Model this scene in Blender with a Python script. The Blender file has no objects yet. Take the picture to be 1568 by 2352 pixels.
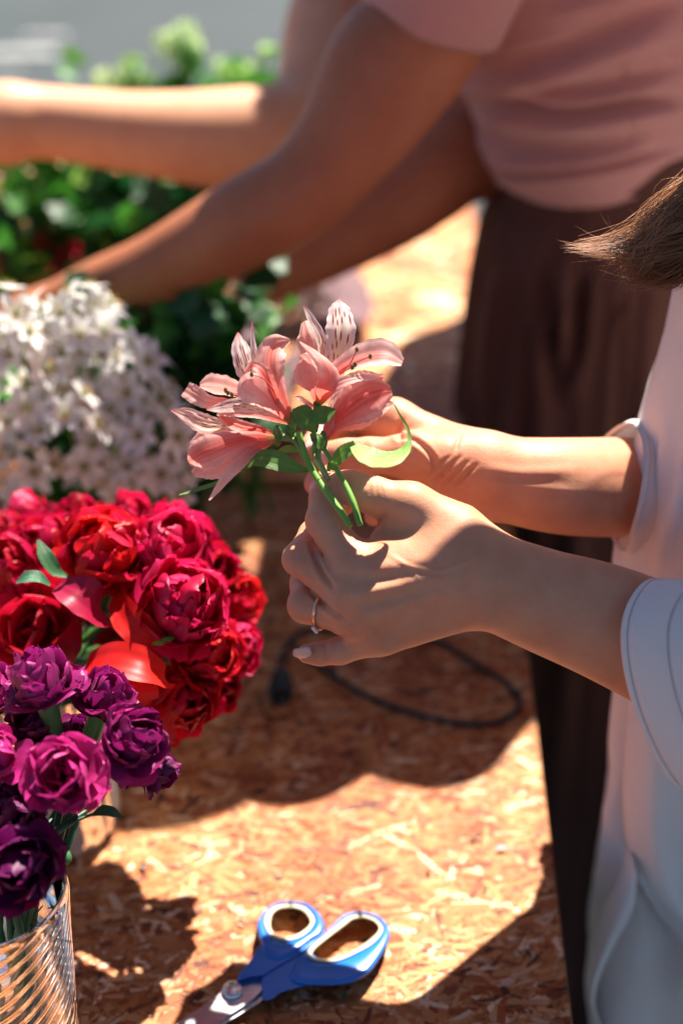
import bpy, math, random
import numpy as np
from mathutils import Vector, Matrix, Euler, Quaternion

scene = bpy.context.scene
col = scene.collection
random.seed(7); RS = np.random.RandomState(11)
PI = math.pi

# ------------------------------------------------------------------ camera
F = 3267.0                       # focal length in units of the 1568 x 2352 layout grid
CAM = np.array([0.0, 0.0, 1.39]); TILT = math.radians(30)
cd = bpy.data.cameras.new('camera'); cam = bpy.data.objects.new('camera', cd); col.objects.link(cam)
cam.location = CAM; cam.rotation_euler = (PI/2 - TILT, 0, 0)
cd.sensor_fit = 'VERTICAL'; cd.sensor_height = 36; cd.sensor_width = 24; cd.lens = 50
cd.clip_start = 0.02; cd.clip_end = 500
cd.dof.use_dof = True; cd.dof.focus_distance = 0.715; cd.dof.aperture_fstop = 3.2
scene.camera = cam
scene.render.resolution_x = 682; scene.render.resolution_y = 1024
# ------------------------------------------------------------------ light
SUN_EL, SUN_AZ = math.radians(58), math.radians(24)      # azimuth measured from +Y towards +X
sd = Vector((math.sin(SUN_AZ)*math.cos(SUN_EL), math.cos(SUN_AZ)*math.cos(SUN_EL), math.sin(SUN_EL)))
w = bpy.data.worlds.new('World'); scene.world = w; w.use_nodes = True
nt = w.node_tree; nt.nodes.clear()
sky = nt.nodes.new('ShaderNodeTexSky'); sky.sky_type = 'NISHITA'; sky.sun_disc = False
sky.sun_elevation = SUN_EL; sky.sun_rotation = SUN_AZ; sky.air_density = 0.55; sky.ozone_density = 0.8; sky.dust_density = 0.6
bg = nt.nodes.new('ShaderNodeBackground'); bg.inputs['Strength'].default_value = 0.05
wo = nt.nodes.new('ShaderNodeOutputWorld')
nt.links.new(sky.outputs[0], bg.inputs['Color']); nt.links.new(bg.outputs[0], wo.inputs['Surface'])
sl = bpy.data.lights.new('sun', 'SUN'); sl.energy = 5.0; sl.angle = math.radians(0.53); sl.color = (1.0, 0.92, 0.81)
so = bpy.data.objects.new('sun', sl); col.objects.link(so); so.rotation_euler = sd.to_track_quat('Z', 'Y').to_euler()
so.location = (1, 3, 5)
vs = scene.view_settings
vs.view_transform = 'Standard'; vs.look = 'None'; vs.gamma = 1; vs.use_curve_mapping = False; vs.exposure = 1.62

# ------------------------------------------------------------------ geometry helpers
cT, sT = math.cos(TILT), math.sin(TILT)
RIGHT = np.array([1., 0, 0]); FWD = np.array([0, cT, -sT]); UP = np.array([0, sT, cT]); TOW = -FWD
TZ = 0.75                                                 # height of the table top
def P(px, py, d):                                         # layout grid point at depth d -> world
    return CAM + RIGHT*((px-784)/F*d) + UP*(-(py-1176)/F*d) + FWD*d
def ray(px, py): return RIGHT*((px-784)/F) - UP*((py-1176)/F) + FWD
def PZ(px, py, z): r = ray(px, py); return CAM + r*((z-CAM[2])/r[2])
def PY(px, py, y): r = ray(px, py); return CAM + r*(y/r[1])
def proj(V):
    q = V-CAM; d = q@FWD
    return np.stack([784+F*(q@RIGHT)/d, 1176-F*(q@UP)/d, d], -1)
def cv(x, y, z): return RIGHT*x + UP*y + TOW*z            # direction: right, up, toward the viewer side
def nrm(v): v = np.asarray(v, float); return v/(np.linalg.norm(v, axis=-1, keepdims=True)+1e-12)

def props(o, label=None, cat=None, group=None, kind=None):
    if label: o['label'] = label
    if cat: o['category'] = cat
    if group: o['group'] = group
    if kind: o['kind'] = kind
    return o
def thing(name, label, cat, loc=(0, 0, 0), group=None):
    o = bpy.data.objects.new(name, None); o.location = loc; o.empty_display_size = 0.05
    col.objects.link(o); return props(o, label, cat, group)
def wloc(o):
    v = Vector((0, 0, 0))
    while o: v = v + o.location; o = o.parent
    return v
def meshdata(name, V, Fc, mat, C=None, UV=None, smooth=True):
    V = np.asarray(V, np.float32); me = bpy.data.meshes.new(name)
    if isinstance(Fc, np.ndarray):
        n, k = Fc.shape
        me.vertices.add(len(V)); me.vertices.foreach_set('co', V.ravel())
        me.loops.add(n*k); me.loops.foreach_set('vertex_index', Fc.astype(np.int32).ravel())
        me.polygons.add(n); me.polygons.foreach_set('loop_start', np.arange(0, n*k, k, dtype=np.int32))
        me.update(calc_edges=True)
    else:
        me.from_pydata([tuple(map(float, v)) for v in V], [], [tuple(int(i) for i in f) for f in Fc]); me.update()
    if C is not None:
        a = me.color_attributes.new('Col', 'FLOAT_COLOR', 'POINT')
        C = np.asarray(C, np.float32); C = np.concatenate([C, np.ones((len(C), 1), np.float32)], 1) if C.shape[1] == 3 else C
        a.data.foreach_set('color', C.ravel())
    if UV is not None:
        li = np.zeros(len(me.loops), np.int32); me.loops.foreach_get('vertex_index', li)
        uv = me.uv_layers.new(name='UVMap'); uv.data.foreach_set('uv', np.asarray(UV, np.float32)[li].ravel())
    if smooth: me.polygons.foreach_set('use_smooth', [True]*len(me.polygons))
    if mat: me.materials.append(mat)
    return me
def inst(name, me, parent=None, M=None):
    o = bpy.data.objects.new(name, me); col.objects.link(o)
    if parent: o.parent = parent
    if M is not None: o.matrix_local = M
    return o
def mk(name, V, Fc, mat, parent=None, C=None, UV=None, smooth=True, kind=None, solid=0, bevel=0, origin=None):
    """mesh given in world coordinates, linked under parent"""
    V = np.asarray(V, float)
    po = wloc(parent) if parent else Vector((0, 0, 0))
    og = Vector(origin) if origin is not None else Vector(V.mean(0))
    me = meshdata(name, V-np.array(og), Fc, mat, C, UV, smooth)
    o = inst(name, me, parent); o.location = og-po
    if kind: o['kind'] = kind
    if solid:
        m = o.modifiers.new('s', 'SOLIDIFY'); m.thickness = solid; m.offset = 0
    if bevel:
        m = o.modifiers.new('b', 'BEVEL'); m.width = bevel; m.segments = 2; m.limit_method = 'ANGLE'
    return o
def grid_faces(nu, nv, wrap=False):
    i, j = np.meshgrid(np.arange(nu-1), np.arange(nv if wrap else nv-1), indexing='ij'); j2 = (j+1) % nv
    return np.stack([i*nv+j, (i+1)*nv+j, (i+1)*nv+j2, i*nv+j2], -1).reshape(-1, 4)
def catmull(pts, n):
    p = np.asarray(pts, float)
    if len(p) == 2: t = np.linspace(0, 1, n)[:, None]; return p[0]*(1-t)+p[1]*t
    q = np.vstack([2*p[0]-p[1], p, 2*p[-1]-p[-2]])
    u = np.linspace(0, len(p)-1, n); k = np.minimum(u.astype(int), len(p)-2); t = (u-k)[:, None]
    a, b, c, d = q[k], q[k+1], q[k+2], q[k+3]
    return 0.5*((2*b)+(-a+c)*t+(2*a-5*b+4*c-d)*t**2+(-a+3*b-3*c+d)*t**3)
def interp(vals, n):
    v = np.asarray(vals, float); x = np.linspace(0, 1, len(v)); t = np.linspace(0, 1, n)
    if v.ndim == 1: return np.interp(t, x, v)
    return np.stack([np.interp(t, x, v[:, i]) for i in range(v.shape[1])], -1)
def tube(pts, radii, n=24, m=8, cap=True):
    c = catmull(pts, n); r = interp(radii if hasattr(radii, '__len__') else [radii]*2, n)
    T = nrm(np.gradient(c, axis=0)); N = np.zeros_like(c)
    a = np.array([0, 0, 1.]) if abs(T[0][2]) < .9 else np.array([1., 0, 0])
    N[0] = nrm(a-T[0]*(a@T[0]))
    for i in range(1, n): v = N[i-1]-T[i]*(N[i-1]@T[i]); N[i] = nrm(v)
    B = np.cross(T, N); th = np.arange(m)*2*PI/m
    V = c[:, None]+r[:, None, None]*(np.cos(th)[None, :, None]*N[:, None]+np.sin(th)[None, :, None]*B[:, None])
    V = V.reshape(-1, 3); Fc = [list(f) for f in grid_faces(n, m, True)]
    if cap: Fc.append(list(range(m))[::-1]); Fc.append([(n-1)*m+i for i in range(m)])
    return V, Fc
class MB:
    def __init__(s): s.V = []; s.F = []; s.C = []; s.n = 0
    def add(s, V, Fc, c=None):
        V = np.asarray(V, float); s.V.append(V); s.F += [[int(i)+s.n for i in f] for f in Fc]; s.n += len(V)
        if c is not None: c = np.asarray(c, float); s.C.append(c if c.ndim == 2 else np.tile(c, (len(V), 1)))
        return s
    def out(s): return np.vstack(s.V), s.F, (np.vstack(s.C) if s.C else None)
    def make(s, name, mat, parent=None, **k):
        V, Fc, C = s.out(); return mk(name, V, Fc, mat, parent, C=C, **k)
def box(c, size, rz=0):
    x, y, z = [q/2 for q in size]
    V = np.array([(a*x, b*y, d*z) for d in (-1, 1) for b in (-1, 1) for a in (-1, 1)], float)
    R = np.array([[math.cos(rz), -math.sin(rz), 0], [math.sin(rz), math.cos(rz), 0], [0, 0, 1]])
    return V@R.T+np.array(c), [(0, 2, 3, 1), (4, 5, 7, 6), (0, 1, 5, 4), (2, 6, 7, 3), (0, 4, 6, 2), (1, 3, 7, 5)]
def lathe(prof, c, m=64, flute=None):
    prof = np.asarray(prof, float); th = np.arange(m)*2*PI/m; n = len(prof)
    r = np.tile(prof[:, 0][:, None], (1, m)); z = np.tile(prof[:, 1][:, None], (1, m))
    if flute: r = r+flute(np.tile(th, (n, 1)), z, np.arange(n)[:, None]/n)
    V = np.stack([r*np.cos(th)+c[0], r*np.sin(th)+c[1], z+c[2]], -1).reshape(-1, 3)
    return V, grid_faces(n, m, True)[:, ::-1].copy()

# ---- implicit surface: smooth union of tapered capsules, meshed with surface nets
def smin(a, b, k):
    h = np.maximum(k-np.abs(a-b), 0)/k
    return np.minimum(a, b)-h*h*k*0.25
def sdf_mesh(groups, h, kout=0.008, carve=(), smooth=2):
    """groups: list of (k, [(a, b, ra, rb[, flatdir, flat])]), the first group is blended with the rest by kout"""
    pr = [p for g in groups for p in g[1]]
    lo = np.min([np.minimum(p[0], p[1])-max(p[2], p[3]) for p in pr], 0)-4*h
    hi = np.max([np.maximum(p[0], p[1])+max(p[2], p[3]) for p in pr], 0)+4*h
    n = np.ceil((hi-lo)/h).astype(int)+1
    ax = [(lo[i]+h*np.arange(n[i])).astype(np.float32) for i in range(3)]
    cap = max(0.02, 6*h)
    def ev(g, p, k):
        a, b, ra, rb = [np.asarray(q, float) for q in p[:4]]
        pad = max(float(ra), float(rb))+cap
        l = np.minimum(a, b)-pad; u = np.maximum(a, b)+pad
        s = [slice(max(0, int((l[i]-lo[i])/h)), min(n[i], int((u[i]-lo[i])/h)+2)) for i in range(3)]
        if any(q.stop <= q.start for q in s): return
        X = ax[0][s[0]][:, None, None]-a[0]; Y = ax[1][s[1]][None, :, None]-a[1]; Z = ax[2][s[2]][None, None, :]-a[2]
        d = b-a; L = max(float(d@d), 1e-12)
        t = np.clip((X*d[0]+Y*d[1]+Z*d[2])/L, 0, 1)
        X = X-t*d[0]; Y = Y-t*d[1]; Z = Z-t*d[2]
        if len(p) > 4:
            f = nrm(p[4]); q = (X*f[0]+Y*f[1]+Z*f[2])*(1/p[5]-1); X = X+q*f[0]; Y = Y+q*f[1]; Z = Z+q*f[2]
        D = np.sqrt(X*X+Y*Y+Z*Z)-(ra+(rb-ra)*t)
        g[tuple(s)] = smin(g[tuple(s)], D, k)
    gs = []
    for k, prims in groups:
        g = np.full(n, cap, np.float32)
        for p in prims: ev(g, p, k)
        gs.append(g)
    f = gs[0]
    if len(gs) > 1:
        r = gs[1]
        for g in gs[2:]: r = smin(r, g, 0.0015)
        f = smin(f, r, kout)
    for p in carve:
        g = np.full(n, cap, np.float32); ev(g, p, 0.001); f = f+0.0007*np.clip(1-g/0.0016, 0, 1)**2
    S = f < 0
    c8 = [(i, j, k) for i in (0, 1) for j in (0, 1) for k in (0, 1)]
    cnt = sum(S[i:n[0]-1+i, j:n[1]-1+j, k:n[2]-1+k].astype(np.int8) for i, j, k in c8)
    act = (cnt > 0) & (cnt < 8); I = np.argwhere(act)
    vals = np.stack([f[I[:, 0]+i, I[:, 1]+j, I[:, 2]+k] for i, j, k in c8], -1)
    acc = np.zeros((len(I), 3)); num = np.zeros(len(I))
    ca = np.array(c8, float)
    for a in range(8):
        for b in range(a+1, 8):
            if np.abs(ca[a]-ca[b]).sum() != 1: continue
            va, vb = vals[:, a], vals[:, b]; m = (va < 0) != (vb < 0)
            t = np.where(m, va/np.where(m, va-vb, 1), 0)
            acc += m[:, None]*(ca[a]+t[:, None]*(ca[b]-ca[a])); num += m
    V = lo+h*(I+acc/num[:, None])
    idx = -np.ones(np.array(n)-1, int); idx[tuple(I.T)] = np.arange(len(I))
    faces = []
    for a in range(3):
        s0 = [slice(1, n[i]-1) for i in range(3)]; s1 = list(s0); s0[a] = slice(0, n[a]-1); s1[a] = slice(1, n[a])
        A = S[tuple(s0)]; B = S[tuple(s1)]; E = np.argwhere(A != B)
        if not len(E): continue
        inside = A[tuple(E.T)]; base = E.copy(); b, c = (a+1) % 3, (a+2) % 3
        base[:, b] += 1; base[:, c] += 1
        q = []
        for db, dc in ((0, 0), (-1, 0), (-1, -1), (0, -1)):
            k = base.copy(); k[:, b] += db; k[:, c] += dc; q.append(idx[tuple(k.T)])
        q = np.stack(q, -1); q[~inside] = q[~inside][:, ::-1]
        faces.append(q[(q >= 0).all(1)])
    Fq = np.vstack(faces)
    for _ in range(smooth):
        s = np.zeros_like(V); cn = np.zeros(len(V))
        for k in range(4):
            np.add.at(s, Fq[:, k], V[Fq[:, (k+1) % 4]]); np.add.at(cn, Fq[:, k], 1)
            np.add.at(s, Fq[:, (k+1) % 4], V[Fq[:, k]]); np.add.at(cn, Fq[:, (k+1) % 4], 1)
        V = V*.5+.5*s/np.maximum(cn, 1)[:, None]
    return V, Fq
def joinq(parts):
    V = []; Q = []; n = 0
    for v, q in parts: V.append(v); Q.append(q+n); n += len(v)
    return np.vstack(V), np.vstack(Q)

# ------------------------------------------------------------------ materials
def newmat(name):
    m = bpy.data.materials.new(name); m.use_nodes = True; nt = m.node_tree
    return m, nt, nt.nodes['Principled BSDF'], nt.nodes['Material Output']
def N(nt, t, **k):
    n = nt.nodes.new(t)
    for a, b in k.items():
        if a in n.inputs: n.inputs[a].default_value = b
        else: setattr(n, a, b)
    return n
def noise(nt, scale, detail=4, rough=.6, vec=None, stretch=None, coord='Object'):
    tc = N(nt, 'ShaderNodeTexCoord'); src = tc.outputs[coord]
    if stretch: mp = N(nt, 'ShaderNodeMapping'); mp.inputs['Scale'].default_value = stretch; nt.links.new(src, mp.inputs[0]); src = mp.outputs[0]
    n = N(nt, 'ShaderNodeTexNoise', Scale=scale, Detail=detail, Roughness=rough); nt.links.new(src, n.inputs['Vector']); return n
def ramp(nt, src, stops):
    r = N(nt, 'ShaderNodeValToRGB'); e = r.color_ramp.elements
    while len(e) < len(stops): e.new(0.5)
    for i, (p, c) in enumerate(stops): e[i].position = p; e[i].color = (*c, 1) if len(c) == 3 else c
    nt.links.new(src, r.inputs[0]); return r
def bump(nt, bs, src, strength=.3, dist=.001):
    b = N(nt, 'ShaderNodeBump', Strength=strength, Distance=dist); nt.links.new(src, b.inputs['Height']); nt.links.new(b.outputs[0], bs.inputs['Normal']); return b
def simple(name, c, rough=.5, metal=0, nscale=None, var=.25, bstr=0, bdist=.001, spec=None, stretch=None, transl=0, sheen=0):
    m, nt, bs, out = newmat(name)
    bs.inputs['Roughness'].default_value = rough; bs.inputs['Metallic'].default_value = metal
    bs.inputs['Base Color'].default_value = (*c, 1)
    if spec is not None: bs.inputs['Specular IOR Level'].default_value = spec
    if sheen: bs.inputs['Sheen Weight'].default_value = sheen; bs.inputs['Sheen Roughness'].default_value = .4
    if nscale:
        n = noise(nt, nscale, stretch=stretch)
        r = ramp(nt, n.outputs['Fac'], [(.3, tuple(q*(1-var) for q in c)), (.7, tuple(min(1, q*(1+var)) for q in c))])
        nt.links.new(r.outputs[0], bs.inputs['Base Color'])
        if bstr: bump(nt, bs, n.outputs['Fac'], bstr, bdist)
    if transl:
        t = N(nt, 'ShaderNodeBsdfTranslucent'); t.inputs[0].default_value = (*c, 1); mx = N(nt, 'ShaderNodeMixShader'); mx.inputs[0].default_value = transl
        nt.links.new(bs.outputs[0], mx.inputs[1]); nt.links.new(t.outputs[0], mx.inputs[2]); nt.links.new(mx.outputs[0], out.inputs[0])
        if nscale: nt.links.new(r.outputs[0], t.inputs[0])
    return m
def petal_mat(name, transl=.4, rough=.5, veins=0, spec=.3, tint=(1, 1, 1), sheen=0.2, vscale=3):
    m, nt, bs, out = newmat(name)
    at = N(nt, 'ShaderNodeAttribute', attribute_name='Col')
    n = noise(nt, 60, 3); mixc = N(nt, 'ShaderNodeMix', data_type='RGBA', blend_type='MULTIPLY')
    r = ramp(nt, n.outputs['Fac'], [(.3, (.78*tint[0], .72*tint[1], .72*tint[2])), (.7, tint)])
    mixc.inputs[0].default_value = 1
    nt.links.new(at.outputs['Color'], mixc.inputs[6]); nt.links.new(r.outputs[0], mixc.inputs[7])
    c = mixc.outputs[2]
    nt.links.new(c, bs.inputs['Base Color']); bs.inputs['Roughness'].default_value = rough; bs.inputs['Specular IOR Level'].default_value = spec
    bs.inputs['Sheen Weight'].default_value = sheen
    if veins:
        uvn = noise(nt, vscale, 3, .6, stretch=(1.5, 18, 1), coord='UV'); bump(nt, bs, uvn.outputs['Fac'], veins, .0012)
    t = N(nt, 'ShaderNodeBsdfTranslucent'); nt.links.new(c, t.inputs[0])
    mx = N(nt, 'ShaderNodeMixShader'); mx.inputs[0].default_value = transl
    nt.links.new(bs.outputs[0], mx.inputs[1]); nt.links.new(t.outputs[0], mx.inputs[2]); nt.links.new(mx.outputs[0], out.inputs[0])
    return m
def skin_mat(name, c, c2):
    m, nt, bs, out = newmat(name)
    n = noise(nt, 28, 5, .65); r = ramp(nt, n.outputs['Fac'], [(.32, c2), (.68, c)])
    nt.links.new(r.outputs[0], bs.inputs['Base Color'])
    bs.inputs['Roughness'].default_value = .52; bs.inputs['Specular IOR Level'].default_value = .32
    bs.inputs['Subsurface Weight'].default_value = .25; bs.inputs['Subsurface Radius'].default_value = (1, .35, .2)
    bs.inputs['Subsurface Scale'].default_value = .006
    v = N(nt, 'ShaderNodeTexVoronoi', Scale=620, feature='DISTANCE_TO_EDGE'); tc = N(nt, 'ShaderNodeTexCoord'); nt.links.new(tc.outputs['Object'], v.inputs['Vector'])
    w1 = noise(nt, 110, 6, .7)
    ad = N(nt, 'ShaderNodeMath', operation='MULTIPLY_ADD'); nt.links.new(v.outputs['Distance'], ad.inputs[0]); ad.inputs[1].default_value = .35; nt.links.new(w1.outputs['Fac'], ad.inputs[2])
    bump(nt, bs, ad.outputs[0], .34, .0008)
    return m
M = {}
M['skin'] = skin_mat('skin_light', (.66, .32, .19), (.55, .22, .125))
M['skin2'] = skin_mat('skin_tanned', (.41, .15, .075), (.35, .115, .055))
M['skin3'] = skin_mat('skin_pale', (.66, .34, .20), (.58, .27, .15))
M['nail'] = simple('nail', (.70, .42, .36), .22, spec=.6)
M['gold'] = simple('ring_gold', (.80, .48, .32), .18, 1)
M['stone'] = simple('ring_stone', (.75, .72, .75), .08, 0, spec=1)
def cloth(name, c, wscale, rough=.85, bs_=.25, transl=0, var=.06, sheen=.3, wdir='Z'):
    m, nt, bs, out = newmat(name)
    n = noise(nt, 9, 5); r = ramp(nt, n.outputs['Fac'], [(.3, tuple(q*(1-var) for q in c)), (.7, tuple(min(1, q*(1+var)) for q in c))])
    nt.links.new(r.outputs[0], bs.inputs['Base Color']); bs.inputs['Roughness'].default_value = rough
    bs.inputs['Sheen Weight'].default_value = sheen; bs.inputs['Specular IOR Level'].default_value = .25
    tc = N(nt, 'ShaderNodeTexCoord'); wv = N(nt, 'ShaderNodeTexWave', Scale=wscale, Distortion=1.2, Detail=2); wv.bands_direction = wdir
    nt.links.new(tc.outputs['Object'], wv.inputs[0]); n2 = noise(nt, 700, 2)
    ad = N(nt, 'ShaderNodeMath', operation='ADD'); nt.links.new(wv.outputs['Fac'], ad.inputs[0]); nt.links.new(n2.outputs['Fac'], ad.inputs[1])
    bump(nt, bs, ad.outputs[0], bs_, .0006)
    if transl:
        t = N(nt, 'ShaderNodeBsdfTranslucent'); nt.links.new(r.outputs[0], t.inputs[0]); mx = N(nt, 'ShaderNodeMixShader'); mx.inputs[0].default_value = transl
        nt.links.new(bs.outputs[0], mx.inputs[1]); nt.links.new(t.outputs[0], mx.inputs[2]); nt.links.new(mx.outputs[0], out.inputs[0])
    return m
M['pink_knit'] = cloth('dusty_pink_knit', (.47, .235, .215), 170, .9, .5, wdir='X')
M['brown_cloth'] = cloth('brown_cloth', (.085, .034, .026), 300, .85, .25, var=.15, sheen=.05)
M['white_cloth'] = cloth('white_crepe', (.93, .85, .83), 500, .8, .3, transl=.22, var=.02)
M['grey_cloth'] = cloth('grey_blue_cloth', (.16, .22, .26), 300)
M['black'] = simple('black_rubber', (.010, .011, .013), .7)
M['hair'] = simple('brown_hair', (.36, .145, .055), .32, spec=.6, nscale=40, var=.5)
M['hair_dark'] = simple('dark_hair', (.05, .025, .015), .4, spec=.6, nscale=40, var=.4)
# ================================================================== ground, road
def plane(name, x0, x1, y0, y1, z, mat, kind):
    o = mk(name, [(x0, y0, z), (x1, y0, z), (x1, y1, z), (x0, y1, z)], [(0, 1, 2, 3)], mat, smooth=False); o['kind'] = kind; return o
def asphalt():
    m, nt, bs, out = newmat('asphalt'); n = noise(nt, 1.2, 6, .7); n2 = noise(nt, 160, 3)
    r = ramp(nt, n.outputs['Fac'], [(.3, (.017, .030, .036)), (.7, (.030, .046, .052))])
    mx = N(nt, 'ShaderNodeMix', data_type='RGBA', blend_type='MULTIPLY'); mx.inputs[0].default_value = .8
    r2 = ramp(nt, n2.outputs['Fac'], [(.3, (.5, .5, .5)), (.65, (1, 1, 1))]); nt.links.new(r.outputs[0], mx.inputs[6]); nt.links.new(r2.outputs[0], mx.inputs[7])
    nt.links.new(mx.outputs[2], bs.inputs['Base Color']); bs.inputs['Roughness'].default_value = .85; bump(nt, bs, n2.outputs['Fac'], .5, .004); return m
M['asphalt'] = asphalt()
plane('road', -60, 60, -20, 120, 0, M['asphalt'], 'structure')
kerbM = simple('concrete', (.32, .31, .29), .9, nscale=6, bstr=.3)
V, Fc = box((-4, 13.0, .06), (90, .14, .12)); o = mk('kerb', V, Fc, kerbM, smooth=False, bevel=.01); o['kind'] = 'structure'

# ================================================================== tables of oriented strand board
YAW = math.radians(-2.4)
ed = np.array([math.sin(-YAW), math.cos(-YAW), 0]); er = np.array([math.cos(-YAW), -math.sin(-YAW), 0])
E0 = PZ(1247, 1790, TZ)                                  # a point on the right-hand edge of the table
def TB(u, v, z=TZ): return E0+er*u+ed*v+np.array([0, 0, z-TZ])   # u: from the edge (negative = onto the table), v: along it
m, nt, bs, out = newmat('wood_strand')
at = N(nt, 'ShaderNodeAttribute', attribute_name='Col')
n1 = noise(nt, 5, 4, .65, stretch=(2.2, 40, 1), coord='UV'); r1 = ramp(nt, n1.outputs['Fac'], [(.25, (.62, .52, .42)), (.72, (1.12, 1.08, 1.0))])
mx = N(nt, 'ShaderNodeMix', data_type='RGBA', blend_type='MULTIPLY'); mx.inputs[0].default_value = 1
n3 = noise(nt, 7, 5, .6); r3 = ramp(nt, n3.outputs['Fac'], [(.38, (.74, .48, .30)), (.56, (1.12, 1.10, 1.06))])
mx2 = N(nt, 'ShaderNodeMix', data_type='RGBA', blend_type='MULTIPLY'); mx2.inputs[0].default_value = 1
nt.links.new(at.outputs['Color'], mx.inputs[6]); nt.links.new(r1.outputs[0], mx.inputs[7]); nt.links.new(mx.outputs[2], mx2.inputs[6]); nt.links.new(r3.outputs[0], mx2.inputs[7])
nt.links.new(mx2.outputs[2], bs.inputs['Base Color']); bs.inputs['Roughness'].default_value = .55; bs.inputs['Specular IOR Level'].default_value = .35
bump(nt, bs, n1.outputs['Fac'], .35, .0006); M['strand'] = m
M['board'] = simple('chipboard', (.30, .14, .05), .75, nscale=60, var=.5, bstr=.4, stretch=(1, 1, 8))
M['edge'] = simple('board_edge', (.26, .13, .05), .8, nscale=120, var=.6, bstr=.6, stretch=(.3, .3, 3))
M['timber'] = simple('timber', (.34, .20, .10), .75, nscale=14, var=.3, bstr=.3, stretch=(1, 1, .1))
def strands(u0, u1, v0, v1, dens, L, W, seed, tint):
    rs = np.random.RandomState(seed); n = int((u1-u0)*(v1-v0)*dens)
    u = rs.uniform(u0, u1, n); v = rs.uniform(v0, v1, n)
    ang = np.where(rs.rand(n) < .55, rs.normal(0.12, .42, n), rs.uniform(-PI/2, PI/2, n))
    l = rs.uniform(.35, 1, n)*L; w_ = rs.uniform(.25, 1, n)**1.4*W
    z = rs.uniform(.0003, .0010, n); tx = rs.normal(0, .00022, n); ty = rs.normal(0, .0001, n)
    du = np.cos(ang); dv = np.sin(ang); corn = []; uv = []
    sk = rs.uniform(-.3, .3, (n, 4))
    for k, (a, b) in enumerate(((-1, -1), (0, -1.15), (1, -.8), (1, .8), (0, 1.1), (-1, 1))):
        aa = a*l/2+(sk[:, k % 4]*w_ if a else 0); bb = b*w_/2
        uu = np.clip(u+aa*du-bb*dv, u0, u1); vv = np.clip(v+aa*dv+bb*du, v0, v1)
        corn.append(E0+uu[:, None]*er+vv[:, None]*ed+np.array([0, 0, 1])*(z+a*tx+b*ty)[:, None])
        uv.append(np.stack([a*.5*l/.03+u*31, b*.5*w_/.006*.2+v*17], -1))
    V = np.stack(corn, 1).reshape(-1, 3); UV = np.stack(uv, 1).reshape(-1, 2)
    Fq = np.stack([np.arange(n)*6+i for i in range(6)], -1)
    pal = np.array([(.62, .33, .13), (.76, .52, .27), (.56, .25, .075), (.46, .15, .035), (.30, .095, .025), (.15, .05, .018), (.74, .46, .20), (.98, .92, .74)])
    c = tint*pal[rs.choice(8, n, p=[.20, .18, .18, .12, .08, .04, .10, .10])]*rs.uniform(.80, 1.15, (n, 1))
    return V, Fq, np.repeat(np.clip(c, 0, 1), 6, 0), UV
def table(label, u0, v0, v1, dens, L, W, seed, tint):
    c = TB(u0/2, (v0+v1)/2); t = thing('market_table', label, 'table', (c[0], c[1], 0), 'long chipboard tables set end to end')
    b = MB(); V, Fc = box((0, 0, 0), (-u0, v1-v0, .016)); V = np.array([c+er*p[0]+ed*p[1]+np.array([0, 0, p[2]-.0082]) for p in V]); b.add(V, Fc); b.make('tabletop', M['board'], t, smooth=False, bevel=.0015)
    V, Fq, C, UV = strands(u0+.001, -.001, v0+.001, v1-.001, dens, L, W, seed, tint); mk('wood_strands', V, Fq, M['strand'], t, C=C, UV=UV, smooth=False, kind='stuff')
    for uu in (-.06, u0+.06):
        for vv in (v0+.08, v1-.08):
            p = TB(uu, vv); V, Fc = box((0, 0, 0), (.045, .045, .66)); mk('leg', V+np.array([p[0], p[1], .33]), Fc, M['timber'], t, smooth=False, bevel=.003)
    for vv in (v0+.08, v1-.08):
        p = TB(u0/2, vv); V, Fc = box((p[0], p[1], .696), (-u0-.06, .04, .07), -YAW*-1); mk('rail', V, Fc, M['timber'], t, smooth=False, bevel=.003)
VG = (PZ(784, 1121, TZ)-E0)@ed                           # where the first board ends
table('near orange chipboard table with the scissors and black cable on it', -.95, -.62, VG-.009, 88000, .030, .0056, 3, np.array([.74, .56, .50]))
table('far chipboard table behind a dark gap, under the green bunches', -1.3, VG+.009, VG+1.05, 15000, .06, .012, 4, np.array([1.0, .84, .78]))
def onboard(px, py, h=0.0): return PZ(px, py, TZ+.0017+h)

# ================================================================== people
def normals(V, Fq):
    n = np.zeros_like(V); f = np.asarray(Fq); fn = np.cross(V[f[:, 2]]-V[f[:, 0]], V[f[:, 3]]-V[f[:, 1]])
    for k in range(4): np.add.at(n, f[:, k], fn)
    return nrm(n)
def folds(V, Fq, lines, keep=False):
    n = normals(V, Fq)*(1 if keep else 1); n = n*np.sign(((V-V.mean(0))*n).sum(1).mean()); pj = proj(V); face = (n*(CAM-V)).sum(1) > -0.02
    out = V.copy()
    for pts, wpx, amp in lines:
        c = catmull([(*p, 0) for p in pts], 60)[:, :2]; best = np.full(len(V), 1e9); tt = np.zeros(len(V))
        for i in range(59):
            a, b = c[i], c[i+1]; d = b-a; t = np.clip(((pj[:, :2]-a)@d)/(d@d+1e-9), 0, 1); dd = np.linalg.norm(pj[:, :2]-(a+t[:, None]*d), axis=1)
            m = dd < best; best[m] = dd[m]; tt[m] = (i+t[m])/59
        fade = np.clip(np.minimum(tt, 1-tt)*5, 0, 1)*.85+.15
        prof = np.exp(-(best/wpx)**2)-.35*np.exp(-((best-1.9*wpx)/wpx)**2)
        out += n*(1.7*amp*prof*fade*face)[:, None]
    return out
def D(px, py, d): return P(px, py, d)
def c2(x, y, z, d0=.70): return P(611.4+.42*x, 1034.7+.42*y, d0+z)
def chain(pts, rad): return [(pts[i], pts[i+1], rad[i], rad[i+1]) for i in range(len(pts)-1)]
vw = nrm(FWD)
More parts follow.
